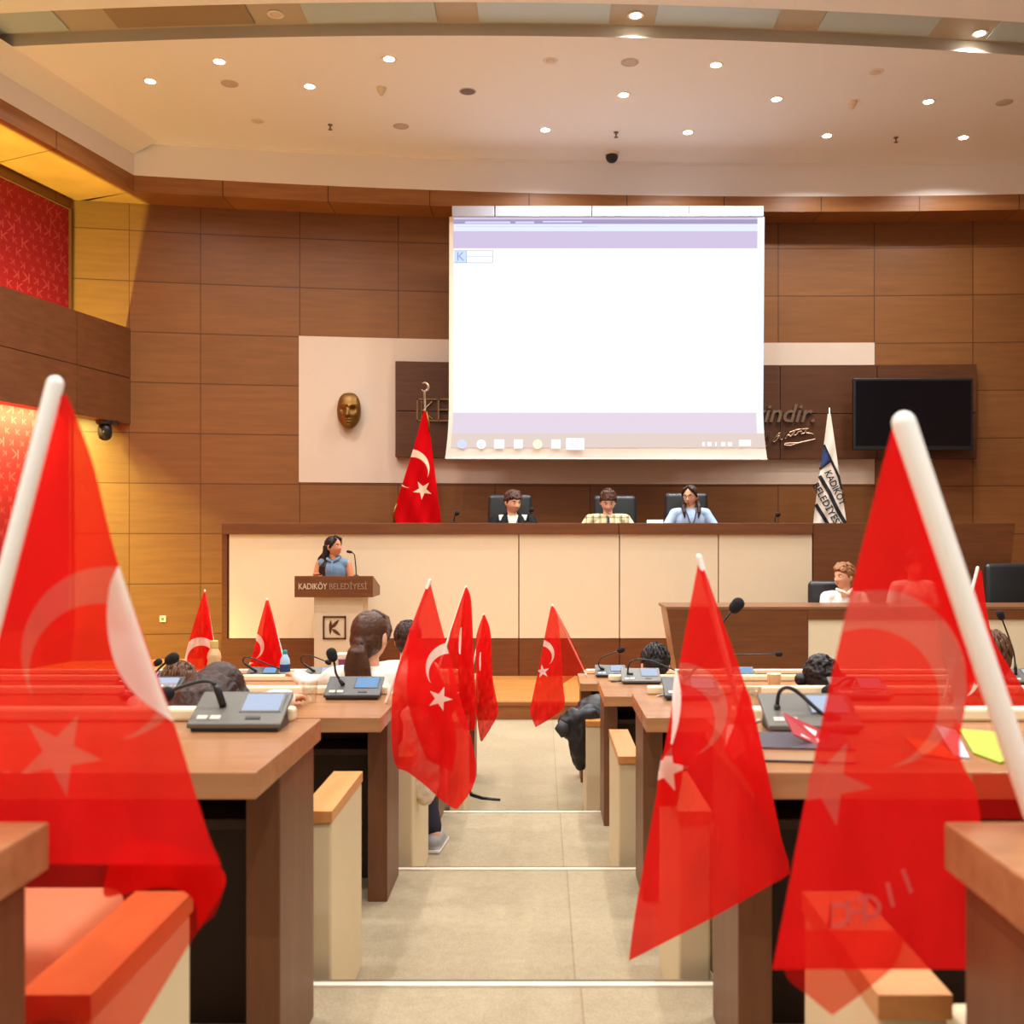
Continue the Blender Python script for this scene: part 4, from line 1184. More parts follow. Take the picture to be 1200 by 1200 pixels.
# aisle flags, right and left
desk_flag('red flag hanging into the aisle from the right-hand desk, second nearest', ((819.3, 654), base_on(1, 883.5, 2.10)), (2.08, 2.10), 1.97, [
    ([(818, 660), (803, 740), (786, 835), (764, 960), (745, 1065), (737, 1126)], [(823, 660), (845, 722), (872, 800), (896, 890), (915, 980), (926, 1022), (905, 1036), (830, 1078), (737, 1126)], 1, 0),
    ([(791, 785), (788, 815), (788, 845), (786, 872)], [(793, 784), (798, 812), (796, 842), (788, 872)], 2, -.01),
    ([(775, 886), (771, 912), (769, 945)], [(801, 886), (799, 915), (793, 945)], 0, -.01),
    ([(872, 800), (860, 850), (850, 880), (868, 905), (900, 960)], [(880, 820), (893, 875), (908, 945), (915, 980), (918, 1000)], 0, .03),
    ], (797, 832, 222, -18, 75), .019, .06, .0065, 2.08)
desk_flag('red flag hanging into the aisle at the charcoal microphone unit, star upright', ((503.5, 681), base_on(2, 452, 4.0)), (3.98, 4.0), 3.84, [
    ([(500, 686), (478, 745), (462, 800), (458.5, 840), (459, 872), (464, 898), (478, 905), (500, 922), (520, 940), (533, 948)], [(504.5, 684), (515, 725), (527, 770), (540, 820), (553, 868), (558, 900), (553, 925), (536, 948)], 0, 0),
    ([(480, 735), (478, 775), (477, 815), (485, 850), (500, 890)], [(500, 760), (520, 800), (528, 830), (535, 870), (530, 905)], 0, .04),
    ], (529, 783, 120, -15, 40), .022, .12, .0065, 3.98)
desk_flag('dark folded red flag just right of the flag with the upright star', ((546, 688), base_on(3, 505, 5.6)), (5.6, 5.6), 5.55, [
    ([(545, 689), (533, 725), (526, 752), (527, 800), (534, 835), (545, 856)], [(547, 688), (552, 702), (554, 740), (556, 790), (559, 830), (556, 856)], 0, 0),
    ([(545, 690), (540, 730), (537, 780), (540, 840)], [(547, 689), (551, 702), (553, 740), (556, 835)], 0, .06),
        ([(539.5, 736), (537.5, 752), (538, 766)], [(541, 735), (540.5, 752), (539.5, 767)], 2, -.03),
    ], (900, 760, 88, 6, -2), .03, .35, .0065)
desk_flag('narrow folded red flag at the left-hand front desk, nearest the aisle', ((567, 720), base_on(4, 551, 7.4)), (7.4, 7.4), 7.3, [
    ([(566, 721), (558, 746), (558, 776), (558, 820), (560, 850), (563, 868)], [(568, 720), (575, 742), (577, 790), (581, 815), (583, 838), (565, 869)], 0, 0),
    ([(566, 722), (562, 760), (560, 800), (562, 830)], [(568, 721), (574, 742), (576, 790), (579, 818)], 0, .06),
        ([(562.5, 765), (561.5, 775), (562, 786)], [(563.5, 764), (563.5, 775), (563, 786)], 2, -.03),
    ], (900, 776, 66, 10, 8), .03, .45, .0065)
desk_flag('red flag leaning left from the front desk on the right of the aisle', ((647.5, 709), base_on(4, 688, 7.5)), (7.5, 7.5), 7.12, [
    ([(645.5, 711), (640, 737), (633, 775), (624.5, 815), (621.5, 835), (627.5, 852)], [(648, 710), (654, 726), (658, 770), (660, 803), (661, 828), (645, 842), (628, 852)], 0, 0),
    ([(648, 710), (654, 728), (658, 768), (660, 801)], [(650, 712), (664, 738), (676, 762), (686, 784)], 4, .05),
    ], (633, 766, 66, 3, 22), .03, .3, .0065)
desk_flag('red flag with bare white pole tip, partly behind the broad white pole', ((1145.5, 666), base_on(2, 1106, 4.1)), (4.1, 4.1), 3.62, [
    ([(1147, 669), (1130, 735), (1118, 785), (1112, 835), (1116, 870)], [(1150, 668), (1157, 718), (1164, 748), (1182, 780), (1200, 808), (1222, 850)], 0, 0),
    ], (1120, 790, 118, -20, 60), .02, .12, .0065)
desk_flag('red flag beside the cloudy drink bottle at the far left', ((240, 692), base_on(4, 257, 7.45)), (7.45, 7.45), 7.40, [
    ([(238.5, 694), (229, 725), (219, 760), (214, 786)], [(241.5, 693), (246, 722), (251, 755), (255, 786)], 0, 0),
    ([(239.5, 694), (238, 730), (238, 760), (240, 785)], [(241.5, 693), (246, 722), (251, 755), (256, 786)], 0, .06),
    ], (235, 768, 84, 2, 12), .03, .35, .0065)
desk_flag('red flag beside the blue water bottle at the left-hand front desk', ((313, 702), base_on(4, 338, 7.6)), (7.6, 7.6), 7.58, [
    ([(311.5, 704), (303, 735), (297, 762), (291, 781)], [(314.5, 703), (322, 730), (329, 762), (333, 782)], 0, 0),
    ([(313, 705), (308, 740), (303, 781)], [(314, 704), (321, 730), (330, 781)], 0, .06),
    ], (293, 757, 66, -4, 20), .03, .35, .0065)

# the two tall flags behind the raised counter
def stand_flag(label, top, base_px, Y, layers, emblem, mats, finial):
    p0, p1 = P(*top, Y + .07), P(*base_px, Y + .07); p1.z = PLAT
    t = thing('flag_stand', p1, label, 'flag')
    MB().lathe([(.16, 0), (.16, .03), (.06, .05), (.03, .09)], p1, 24).build('stand_base', 'gold', t, world=True, smooth=False)
    MB().tube([p0, p1 + Vector((0, 0, .05))], .014, 12).build('flag_pole', 'metal', t, world=True, smooth=True)
    o, D = cloth(t, Y, layers, emblem, .035, .22, mats=mats)
    return t, D
ts, Ds = stand_flag('tall red standing flag with crescent finial behind the raised counter', (497.5, 463), (505, 700), 13.0, [
    ([(496.5, 481), (486, 520), (473, 562), (464, 590), (460, 602), (463, 640), (466, 720)], [(499.5, 482), (503, 500), (508, 540), (513, 580), (517, 613), (519, 660), (520, 720)], 0, 0)],
    (480.5, 549, 91, 14, 24), ('flagwide', 'flagwide', 'flagwide', 'flagwide'), 1)
b = MB(); ring = []
for i in range(15):
    a = -2.4 + 4.9 * i / 14
    ring.append(P(497.5 + 4.3 * math.cos(a), 453.5 + 5 * math.sin(a), 13.03))
b.tube(ring, [.004 + .013 * math.sin(PI * i / 14) for i in range(15)], 8)
b.cap(P(497.3, 459, 13.03), P(497.6, 466, 13.03), .016, .012)
b.build('crescent_finial', 'metal', ts, world=True, smooth=True)
b = MB()
b.tube([P(p[0] + .2, p[1], Ds(p[0], p[1], -.01)) for p in ((499.5, 482), (502, 495), (503, 506))], .012, 8)
b.build('gold_fringe', 'gold', ts, world=True, smooth=True); b = MB()
b.tube([P(p[0], p[1], Ds(p[0], p[1], -.01)) for p in ((465, 590), (460.5, 602), (463, 616))], .014, 8)
b.build('gold_fringe', 'gold', ts, world=True, smooth=True)
M['banner'] = m_cloth('banner_white', (244, 232, 214), var=.03)
M['navy'] = m_plain('banner_navy', (38, 62, 112), .8); M['ink'] = m_plain('banner_black', (28, 24, 24), .8)
tw, Dw = stand_flag('tall white standing flag with black lettering and navy block behind the raised counter', (972, 478), (975, 700), 13.0, [
    ([(970, 485), (965.5, 520), (958.5, 570), (953, 613), (950, 660), (948, 720)], [(973.5, 485), (980, 530), (987, 580), (992, 613), (996, 660), (998, 720)], 0, 0)],
    (0, 0, 100, 1, 0), ('banner',) * 4, 0)
def wpt(x, y): return (880 + x * .13333, 460 + y * .13333)
def on_banner(poly, name, mat):
    """a printed shape on the white flag, finely divided so that it follows the folds"""
    bm = bmesh.new(); vs = [bm.verts.new((*wpt(*p), 0)) for p in poly]; bm.faces.new(vs)
    bmesh.ops.triangulate(bm, faces=bm.faces); bmesh.ops.subdivide_edges(bm, edges=bm.edges, cuts=5, use_grid_fill=True)
    bm.verts.ensure_lookup_table()
    b = MB(); b.add([P(v.co.x, v.co.y, Dw(v.co.x, v.co.y, -.008)) for v in bm.verts], [[v.index for v in f.verts] for f in bm.faces]); bm.free()
    return b.build(name, mat, tw, world=True)
def band(pts, w, name):
    for i in range(len(pts) - 1):
        a, c = Vector(pts[i]), Vector(pts[i+1]); n = (c - a).normalized(); n = Vector((-n.y, n.x)) * w / 2; e = (c - a).normalized() * 3
        on_banner([a - n - e, c - n + e, c + n + e, a + n - e], name, 'ink')
on_banner([(640, 466), (698, 590), (612, 662), (622, 560)], 'navy_block', 'navy')
band([(642, 462), (702, 592), (772, 740), (796, 850)], 22, 'black_band')
band([(604, 672), (700, 600)], 22, 'black_band')
band([(604, 735), (690, 880), (760, 1030), (830, 1150)], 34, 'black_band')
band([(572, 985), (676, 1155)], 32, 'black_band')
def banner_text(s, a, c, hgt, name):
    m = text_mb(s, 1, 0, 0, 'LEFT', True); L = max(v.x for v in m.v)
    a, c = Vector(a), Vector(c); d = (c - a); dl = d.length; d /= dl; n = Vector((d.y, -d.x))
    out = MB(); vs = []
    for v in m.v:
        q = a + d * (v.x / L * dl) + n * (v.z * hgt)
        px, py = wpt(q.x, q.y); vs.append(P(px, py, Dw(px, py, -.012)))
    out.add(vs, m.f); return out.build(name, 'ink', tw, world=True)
banner_text('KADIKÖY', (668, 690), (812, 985), 88, 'lettering')
banner_text('BELEDİYESİ', (560, 800), (772, 1175), 88, 'lettering')

# ================================================================== small things on the desks
def put(name, px, Y, row, label, cat, group=None, rz=0):
    return thing(name, (PX(px, Y), Y, DESK[row][0] + .001), label, cat, group, rz)
def tumbler(px, Y, row, label, r=.034, h=.085, water=True):
    t = put('drinking_glass', px, Y, row, label, 'glass', 'drinking glasses')
    MB().lathe([(r * .78, 0), (r, h), (r - .003, h), (r * .78 - .003, .006), (.001, .006)], n=22).build('glass_wall', 'glass', t, smooth=True)
tumbler(363, 4.02, 2, 'clear drinking glass left of the charcoal microphone unit')
tumbler(882, 3.9, 2, 'clear drinking glass behind the flag hanging into the aisle on the right')
tumbler(197, 3.95, 2, 'clear drinking glass left of the bent dark-haired head')
t = put('drink_bottle', 251, 7.25, 4, 'cloudy drink bottle with straw-coloured cap at the far left desk', 'bottle')
MB().lathe([(.036, 0), (.046, .01), (.048, .12), (.044, .15), (.050, .17), (.044, .20), (.026, .235), (.024, .245)], n=22).build('bottle_body', 'juice', t, smooth=True)
MB().lathe([(.027, .24), (.029, .242), (.029, .285), (.026, .29), (.001, .29)], n=20).build('cap', 'capY', t)
t = put('water_bottle', 334, 7.22, 4, 'blue water bottle with teal cap beside a red flag', 'bottle')
MB().lathe([(.030, 0), (.036, .008), (.036, .05), (.032, .06), (.036, .07), (.036, .13), (.033, .16), (.016, .195), (.013, .2)], n=22).build('bottle_body', 'bluegl', t, smooth=True)
MB().lathe([(.015, .198), (.016, .2), (.016, .222), (.014, .225), (.001, .225)], n=18).build('cap', 'capB', t)
MB().lathe([(.0365, .075), (.037, .08), (.037, .125), (.0365, .128)], n=22).build('bottle_label', 'navy', t)
t = put('paper_cup', 246, 5.62, 3, 'white paper cup behind the bent dark-haired head', 'cup')
MB().lathe([(.03, 0), (.041, .1), (.043, .102), (.041, .104), (.038, .1), (.028, .004), (.001, .004)], n=22).build('cup_body', 'paper', t, smooth=True)
t = put('paper_cup', 907, 5.62, 3, 'white paper cup before the secretary desk, left of the curly head', 'cup')
MB().lathe([(.03, 0), (.038, .085), (.04, .087), (.038, .089), (.035, .085), (.028, .004), (.001, .004)], n=22).build('cup_body', 'papercream', t, smooth=True)
t = put('carton', 405, 7.32, 4, 'small purple carton with pale lid in front of the lectern', 'carton')
MB().box((-.045, -.04, 0), (.045, .04, .15)).build('box', 'purple', t, bevel=.004)
MB().box((-.06, -.045, .15), (.06, .045, .195)).build('lid', 'palepink', t, bevel=.012, seg=3)
def sheet(px0, py, w, d, Y, row, label, mat, rz, name='paper_sheet', th=.004, cat='paper', group=None):
    t = put(name, px0, Y, row, label, cat, group, rz)
    MB().box((-w/2, -d/2, 0), (w/2, d/2, th)).build('sheet', mat, t)
    return t
# book, flyer and papers on the right-hand desk
t = put('book', 932, 2.20, 1, 'thick dark-covered book lying on the right-hand desk by the microphone unit', 'book', None, -.12)
MB().box((-.075, -.085, .003), (.108, .083, .026)).build('page_block', 'papercream', t)
MB().box((-.078, -.088, .026), (.11, .086, .03)).build('cover', 'bookcover', t, bevel=.001)
MB().box((-.078, -.088, 0), (.11, .086, .003)).build('back_cover', 'bookcover', t)
t = thing('flyer', P(942, 858, 2.18), 'red and white flyer leaning on the dark book', 'flyer')
Yb_ = 2.165
q = [P(917, 836, Yb_ + .05), P(974, 862, Yb_ + .08), P(962, 876, Yb_), P(930, 862, Yb_)]
def slab(vs, th=.003, up=Vector((0, -.3, 1))):
    up = up.normalized(); b = MB(); lo = [Vector(v) for v in vs]; hi = [v + up * th for v in lo]
    n = len(lo); b.add(lo + hi, [tuple(range(n-1, -1, -1)), tuple(range(n, 2*n))] + [(i, (i+1) % n, (i+1) % n + n, i + n) for i in range(n)])
    return b
slab(q).build('sheet', 'flyerred', t, world=True)
def lerpq(u, v): return (q[0] * (1-u) + q[1] * u) * (1-v) + (q[3] * (1-u) + q[2] * u) * v
up = Vector((0, -.3, 1)).normalized()
for (u0, u1, v0, v1, m) in ((.42, .72, .25, .6, 'paper'), (.25, .95, .68, .76, 'paper'), (.3, .95, .82, .9, 'paper'), (.12, .25, .3, .5, 'papercream')):
    slab([lerpq(u0, v0) + up * .0035, lerpq(u1, v0) + up * .0035, lerpq(u1, v1) + up * .0035, lerpq(u0, v1) + up * .0035], .0008).build('printed_block', m, t, world=True)
def flat_poly(name, pts, row, label, mat, cat='paper', th=.004, group=None):
    top = DESK[row][0]
    vs = []
    for px, py in pts:
        Y = (CZ - top) * F / (py - CY); p = P(px, py, Y); p.z = top; vs.append(p)
    c = sum(vs, Vector()) / len(vs)
    t = thing(name, c, label, cat, group)
    slab([v + Vector((0, 0, .001)) for v in vs], th, Vector((0, 0, 1))).build('sheet', mat, t, world=True)
    return t
flat_poly('paper_sheet', [(1124, 856), (1192, 862), (1200, 888), (1172, 896), (1140, 884)], 1, 'lime green paper on the right-hand desk behind the broad white pole', 'lime')
flat_poly('paper_sheet', [(1060, 866), (1100, 872), (1122, 892), (1080, 886)], 1, 'orange paper on the right-hand desk seen through the nearest flag', 'orange')
flat_poly('paper_sheet', [(1096, 852), (1120, 858), (1136, 890), (1118, 888)], 1, 'pale lilac paper on the right-hand desk beside the lime green sheet', 'lilac')
flat_poly('paper_sheet', [(852, 852), (884, 850), (882, 872), (862, 893), (850, 878)], 1, 'white paper at the desk corner behind the flag hanging into the aisle on the right', 'paper')
# cables of the units
def cable(label, pts, row, r=.004, mat='paper'):
    top = DESK[row][0]; vs = []
    for px, py in pts:
        Y = (CZ - top - r) * F / (py - CY); p = P(px, py, Y); p.z = top + r; vs.append(p)
    t = thing('cable', vs[0], label, 'cable')
    MB().tube(vs, r, 8).build('cord', mat, t, world=True, smooth=True)
cable('short white cable left of the big grey microphone unit on the right', [(880, 851), (886, 845), (892, 843.5), (899, 843)], 1)
cable('thin white cable on the desk end beside the aisle, third desk right of the aisle', [(770, 815.5), (776, 814.6), (782, 812.9), (788, 812.7)], 2, .004)
cable('thin black cable on the desk end beside the farthest microphone units', [(716, 799), (723, 798.6), (727, 797.9), (733, 798.2)], 3, .003, 'black')
# ================================================================== people
SKIN = {'light': m_skin('skin_light', (232, 178, 142)), 'warm': m_skin('skin_warm', (204, 142, 104)), 'pale': m_skin('skin_pale', (240, 190, 160))}
HAIR = {'black': m_hair('hair_black', (34, 26, 24)), 'dark': m_hair('hair_dark_brown', (58, 38, 30)), 'brown': m_hair('hair_brown', (96, 62, 40)), 'fair': m_hair('hair_fair', (150, 104, 64)), 'mid': m_hair('hair_mid_brown', (80, 50, 34))}
M['eyew'] = m_plain('eye_white', (236, 230, 222), .3); M['iris'] = m_plain('iris_dark', (44, 28, 20), .2)
M['lip'] = m_plain('lips', (190, 104, 90), .45)
M['jacket'] = m_cloth('black_jacket', (26, 26, 28), .7); M['teew'] = m_cloth('pale_tee', (236, 224, 206))
M['whiteshirt'] = m_cloth('white_shirt', (248, 240, 226), var=.03, scale=30); M['pinkshirt'] = m_cloth('white_blouse', (244, 226, 216), var=.03, scale=30)
M['bluesw'] = m_cloth('pale_blue_sweater', (176, 200, 226)); M['denim'] = m_cloth('denim_cloth', (112, 138, 160), var=.22, scale=40)
M['trouser'] = m_cloth('dark_trousers', (48, 46, 54)); M['bow'] = m_cloth('bow_tie_cloth', (232, 170, 130)); M['lany'] = m_plain('lanyard', (40, 40, 62), .7)
M['collar'] = m_cloth('shirt_collar', (250, 242, 230), var=.03); M['shoew'] = m_plain('shoe_white', (226, 220, 210), .5); M['shoeg'] = m_plain('shoe_grey', (150, 146, 142), .6)
M['jacket2'] = m_plain('padded_jacket', (30, 29, 30), .45, var=.2); M['cuff'] = m_plain('jacket_cuff', (52, 52, 54), .6); M['fleece'] = m_cloth('beige_fleece', (238, 220, 198), var=.2, scale=90, bump=.6)
def plaid():
    t = NT('plaid_cloth')
    s = t.n('ShaderNodeSeparateXYZ'); t.l(t.coords(), s.inputs[0])
    def stripes(o, per, w): return t.math('LESS_THAN', t.math('FRACT', t.math('MULTIPLY', o, 1 / per)), w)
    a = t.math('ADD', stripes(s.outputs[0], .085, .35), stripes(s.outputs[2], .085, .35))
    col = t.mix(t.math('MULTIPLY', a, .5), srgb((244, 232, 184)), srgb((150, 136, 92)))
    thin = t.math('MAXIMUM', stripes(s.outputs[0], .085, .08), stripes(s.outputs[2], .085, .08))
    col = t.mix(t.math('MULTIPLY', thin, .6), col, srgb((70, 70, 60)))
    return t.done(t.bsdf(col, .9, 0, .1))
M['plaid'] = plaid()
RX = lambda a: Matrix.Rotation(a, 4, 'X'); RY = lambda a: Matrix.Rotation(a, 4, 'Y'); RZ = lambda a: Matrix.Rotation(a, 4, 'Z')

HIPS = {}
def hand(b, wr, d, side, s):
    """palm, four bent unequal fingers and a thumb, along direction d from the wrist; palm faces down"""
    d = d.normalized(); up = Vector((0, 0, 1)); lat = d.cross(up)
    if lat.length < .2: lat = Vector((1, 0, 0))
    lat.normalize(); nrm = lat.cross(d)
    pc = wr + d * .045 * s
    for o in (-.022, -.007, .008, .022):
        b.cap(wr + d * .01 * s + lat * o * .7 * s, wr + d * .078 * s + lat * o * s, .014 * s, .011 * s, 8)
    for o, L in ((-.026, .058), (-.009, .070), (.009, .066), (.026, .052)):
        r0 = wr + d * .082 * s + lat * o * s
        k1 = r0 + (d * .97 - nrm * .16).normalized() * L * .5 * s + lat * o * .12 * s
        k2 = k1 + (d * .82 - nrm * .55).normalized() * L * .5 * s
        b.cap(r0, k1, .0088 * s, .0080 * s, 8); b.cap(k1, k2, .0080 * s, .0068 * s, 8)
    th0 = wr + d * .025 * s - lat * side * .024 * s
    th1 = th0 + (d * .62 - lat * side * .75).normalized() * .038 * s
    th2 = th1 + (d * .92 - lat * side * .25 - nrm * .2).normalized() * .03 * s
    b.cap(th0, th1, .0125 * s, .0100 * s, 8); b.cap(th1, th2, .0100 * s, .0078 * s, 8)

def person(label, hp, Y, yaw, s, floor, lean=0, pitch=0, hyaw=0, roll=0, skin='light', hair='dark', style='short', shirt='whiteshirt', sleeve=1.0,
           arms=None, standing=False, group=None, voxel=.0075, ank=.40, trousers='trouser', foot=None, extra=None, neckdrop=0, trunk=1.0, legs=True):
    H = P(hp[0], hp[1], Y)
    la = math.radians(lean)
    hl = .585 * s
    R = RZ(math.radians(yaw))
    fw = R @ Vector((0, 1, 0))
    base = H - fw * (hl * math.sin(la)); hip = H.z - hl * math.cos(la) - floor
    t = thing('person', (base.x, base.y, floor), label, 'person', group, math.radians(yaw))
    inv = t.matrix_basis.inverted()
    U = Matrix.Translation((0, 0, hip)) @ RX(-la) @ Matrix.Scale(s, 4)
    Hm = Matrix.Translation((0, hl * math.sin(la), hip + hl * math.cos(la))) @ RZ(math.radians(hyaw)) @ RX(-math.radians(pitch)) @ RY(math.radians(roll)) @ Matrix.Scale(s, 4)
    Hs = Hm
    u = lambda x, y, z: U @ Vector((x, y, z))
    h = lambda x, y, z: Hm @ Vector((x, y, z))
    S3 = U.to_3x3()
    # arms: default resting on the desk ahead
    arm = []
    for i, side in enumerate((-1, 1)):
        sh = u(side * .160 * trunk, 0, .395)
        a = arms[i] if arms else None
        if a is None:
            el = sh + Vector((side * .05, .10, -.19)) * s; wr = el + Vector((-side * .06, .20, .03)) * s
        else:
            el, wr = [(inv @ q if isinstance(q, Vector) else Vector((0, 0, hip)) + Vector(q) * s) for q in a]
        arm.append((side, sh, el, wr))
    hipj = Vector((0, 0, hip))
    leg = []
    for side in (-1, 1):
        hj = hipj + Vector((side * .085, 0, -.02)) * s
        if standing:
            kn = Vector((side * .09 * s, .02, hip * .52)); an = Vector((side * .09 * s, -.01, .085))
        else:
            kn = Vector((side * .11 * s, .40 * s, max(hip - .01, .30))); an = Vector((side * .11 * s, ank * s, .085))
        if foot and foot[0] == side:
            an = inv @ foot[1]; kn = Vector((side * .14 * s, .36 * s, max(hip, .32)))
        leg.append((side, hj, kn, an))
    # ---- body: one continuous surface
    b = MB()
    b.ball(u(0, 0, .03), Vector((.150, .105, .12)) * s, 20, 12, RX(-la).to_3x3())
    b.ball(u(0, .005, .17), Vector((.128, .09, .15)) * s, 20, 12, RX(-la).to_3x3())
    b.ball(u(0, .0, .31), Vector((.150 * trunk, .10, .14)) * s, 20, 12, RX(-la).to_3x3())
    b.cap(u(-.125 * trunk, 0, .40), u(.125 * trunk, 0, .40), .052 * s)
    b.tube([u(0, -.005, .39), u(0, 0, .44), h(0, -.020, -.075), h(0, -.012, -.02)], [.07 * s, .05 * s, .047 * s, .052 * s], 14)
    head_shape(b, Hm.translation, 1.0, Hm.to_3x3())
    for sd in (-1, 1):
        b.ball(h(sd * .077, -.010, -.005), Vector((.012, .020, .033)) * s, 10, 8, (Hm.to_3x3() * (1 / s)))
    for side, sh, el, wr in arm:
        b.cap(sh, el, .045 * s, .035 * s); b.cap(el, wr, .036 * s, .025 * s)
        hand(b, wr, (wr - el), side, s)
    if legs:
        for side, hj, kn, an in leg:
            b.cap(hj, kn, .075 * s, .052 * s); b.cap(kn, an, .05 * s, .034 * s)
            b.cap(an + Vector((0, -.02, -.045)), an + Vector((0, .13 * s, -.055)), .036, .026)
    b.build('body', SKIN[skin], t, remesh=voxel, smooth_it=1)
    # ---- face
    for sd in (-1, 1):
        e = MB().ball(h(sd * .031, .0745, .004), Vector((.0125, .010, .0085)) * s, 12, 8, Hm.to_3x3() * (1 / s)).build('eye', 'eyew', t, smooth=True)
        MB().ball(h(sd * .031, .0815, .004), Vector((.0062, .0045, .0068)) * s, 10, 8, Hm.to_3x3() * (1 / s)).build('iris', 'iris', e, smooth=True)
        MB().tube([h(sd * .016, .0865, .0225), h(sd * .03, .0865, .0275), h(sd * .047, .076, .024)], [.003 * s, .0038 * s, .002 * s], 8).build('eyebrow', HAIR[hair], t, smooth=True)
    b = MB(); b.tube([h(-.022, .080, -.066), h(-.008, .0925, -.064), h(0, .094, -.0655), h(.008, .0925, -.064), h(.022, .080, -.066)], [.002 * s, .0045 * s, .005 * s, .0045 * s, .002 * s], 8)
    b.build('lips', 'lip', t, smooth=True)
    # ---- hair
    b = MB(); K = Hm.to_3x3() * (1 / s)
    rnd = random.Random(hash(label) % 1000 if False else sum(map(ord, label)))
    def ball(x, y, z, r): b.ball(h(x, y, z), Vector(r) * s, 18, 12, K)
    disp = (.006, .02)
    if style in ('short', 'side', 'bowl'):
        ball(0, -.014, .036, (.083, .098, .096)); ball(0, -.034, -.005, (.080, .082, .078))
        ball(0, -.05, -.045, (.058, .045, .045))
        fz = .064
        for i in range(13):
            a = -.075 + .15 * i / 12
            tip = h(a * .96, .088 - 6.5 * a * a + rnd.uniform(-.004, .004), fz + rnd.uniform(-.014, .008) + (.020 * (a + .05) / .1 if style == 'side' else 0))
            b.cap(h(a * .6, .03, .118), tip, .017 * s, .009 * s, 8)
        for sd in (-1, 1):
            b.cap(h(sd * .074, .02, .05), h(sd * .079, .014, .0), .016 * s, .009 * s, 8)
        for i in range(14):
            a, c = rnd.uniform(0, 2 * PI), rnd.uniform(.1, 1.2)
            d = Vector((math.sin(c) * math.cos(a) * .083, math.sin(c) * math.sin(a) * .098 - .014, math.cos(c) * .096 + .036))
            q = d + Vector((rnd.uniform(-.03, .03), rnd.uniform(-.03, .03), rnd.uniform(-.02, .005)))
            b.cap(h(*d), h(*q), .013 * s, .006 * s, 7)
    elif style in ('long', 'ponytail', 'pigtail'):
        ball(0, -.016, .030, (.082, .098, .096)); ball(0, -.036, -.01, (.079, .080, .080)); ball(0, -.052, -.05, (.055, .044, .045))
        for sd in (-1, 1):
            b.tube([h(0, .035, .122), h(sd * .045, .070, .085), h(sd * .074, .040, .035), h(sd * .080, .004, -.01)], [.012 * s, .018 * s, .018 * s, .014 * s], 10)
        if style == 'long':
            for i in range(9):
                a = -1.25 + 2.5 * i / 8
                p0 = (math.sin(a) * .076, -.03 - .055 * math.cos(a), .02)
                b.tube([h(*p0), h(p0[0] * 1.08, p0[1] - .01, -.09), u(math.sin(a) * .105, -.075 - .02 * math.cos(a), .40), u(math.sin(a) * .11, -.09 - .025 * math.cos(a), .27), u(math.sin(a) * .09, -.085, .17)], [.03 * s, .032 * s, .032 * s, .03 * s, .012 * s], 10)
            for i in range(5):
                b.tube([h(-.02 + .01 * i, -.085, .02), h(.0 + .012 * i, -.10, -.07), u(.07 + .022 * i, .02 - .012 * i, .45), u(.085 + .024 * i, .075 - .02 * i, .36), u(.095 + .022 * i, .085 - .02 * i, .20), u(.10 + .02 * i, .075 - .02 * i, .12)], [.026 * s, .03 * s, .027 * s, .026 * s, .022 * s, .008 * s], 10)
        elif style == 'ponytail':
            ball(0, -.10, -.02, (.030, .030, .028))
            for i in range(7):
                o = (i - 3) * .009
                b.tube([h(o * .4, -.10, -.02), h(o, -.135 + abs(o) * .3, -.06), h(o * 1.7, -.125, -.13), h(o * 1.9, -.105, -.185), h(o * .8, -.10, -.225)], [.016 * s, .021 * s, .021 * s, .016 * s, .005 * s], 8)
        else:
            for sd in (1, -1):
                b.tube([h(sd * .05, -.05, -.05), h(sd * .082, -.005, -.085), u(sd * .086, .075, .47), u(sd * .082, .112, .41), u(sd * .075, .12, .345)], [.024 * s, .024 * s, .024 * s, .020 * s, .006 * s], 10)
        disp = (.006, .012)
    elif style == 'curly':
        ball(0, -.012, .034, (.084, .098, .094)); ball(0, -.036, -.01, (.082, .082, .082))
        for i in range(330):
            a, c = rnd.uniform(0, 2 * PI), rnd.uniform(0, 1.9)
            y = math.sin(c) * math.sin(a) * .100 - .016; z = math.cos(c) * .10 + .030
            if y > .05 and z < .055: continue
            b.ball(h(math.sin(c) * math.cos(a) * .086, y, z), rnd.uniform(.008, .013) * s, 8, 6)
        disp = (.008, .010)
    ho = b.build('hair', HAIR[hair], t, remesh=.0055, disp=disp)
    if style in ('short', 'side'):
        b = MB()                                              # loose locks lying over the cap
        for i in range(230):
            a, c = rnd.uniform(0, 2 * PI), math.acos(rnd.uniform(.0, 1))
            pts = []
            sw = rnd.uniform(-.35, .35) + (.9 if style == 'side' else 0)
            for q in range(4):
                cc = c + q * .17; aa = a + sw * q * .12
                lift = 1.02 + .05 * math.sin(PI * q / 3) * rnd.random() + (.05 if q == 3 else 0) * rnd.random()
                x, y, z = math.sin(cc) * math.cos(aa) * .083 * lift, math.sin(cc) * math.sin(aa) * .098 * lift - .014, math.cos(cc) * .096 * lift + .036
                if y > .035 and z < .045: break
                if z < -.03: break
                pts.append(h(x, y, z))
            if len(pts) >= 2: b.tube(pts, [.0052 * s, .006 * s, .005 * s, .0015 * s][:len(pts) - 1] + [.0015 * s], 6)
        b.build('hair_locks', HAIR[hair], ho, smooth=True)
    HIPS[label] = (hip, s)
    if style == 'ponytail':
        MB().tube([h(.021 * math.cos(q), -.118, -.028 + .021 * math.sin(q)) for q in [2 * PI * i / 14 for i in range(15)]], .006 * s, 8).build('hair_tie', 'black', t, smooth=True)
    # ---- clothes
    g = .012
    b = MB()
    b.ball(u(0, 0, .03), Vector((.158, .113, .13)) * s, 20, 12, RX(-la).to_3x3())
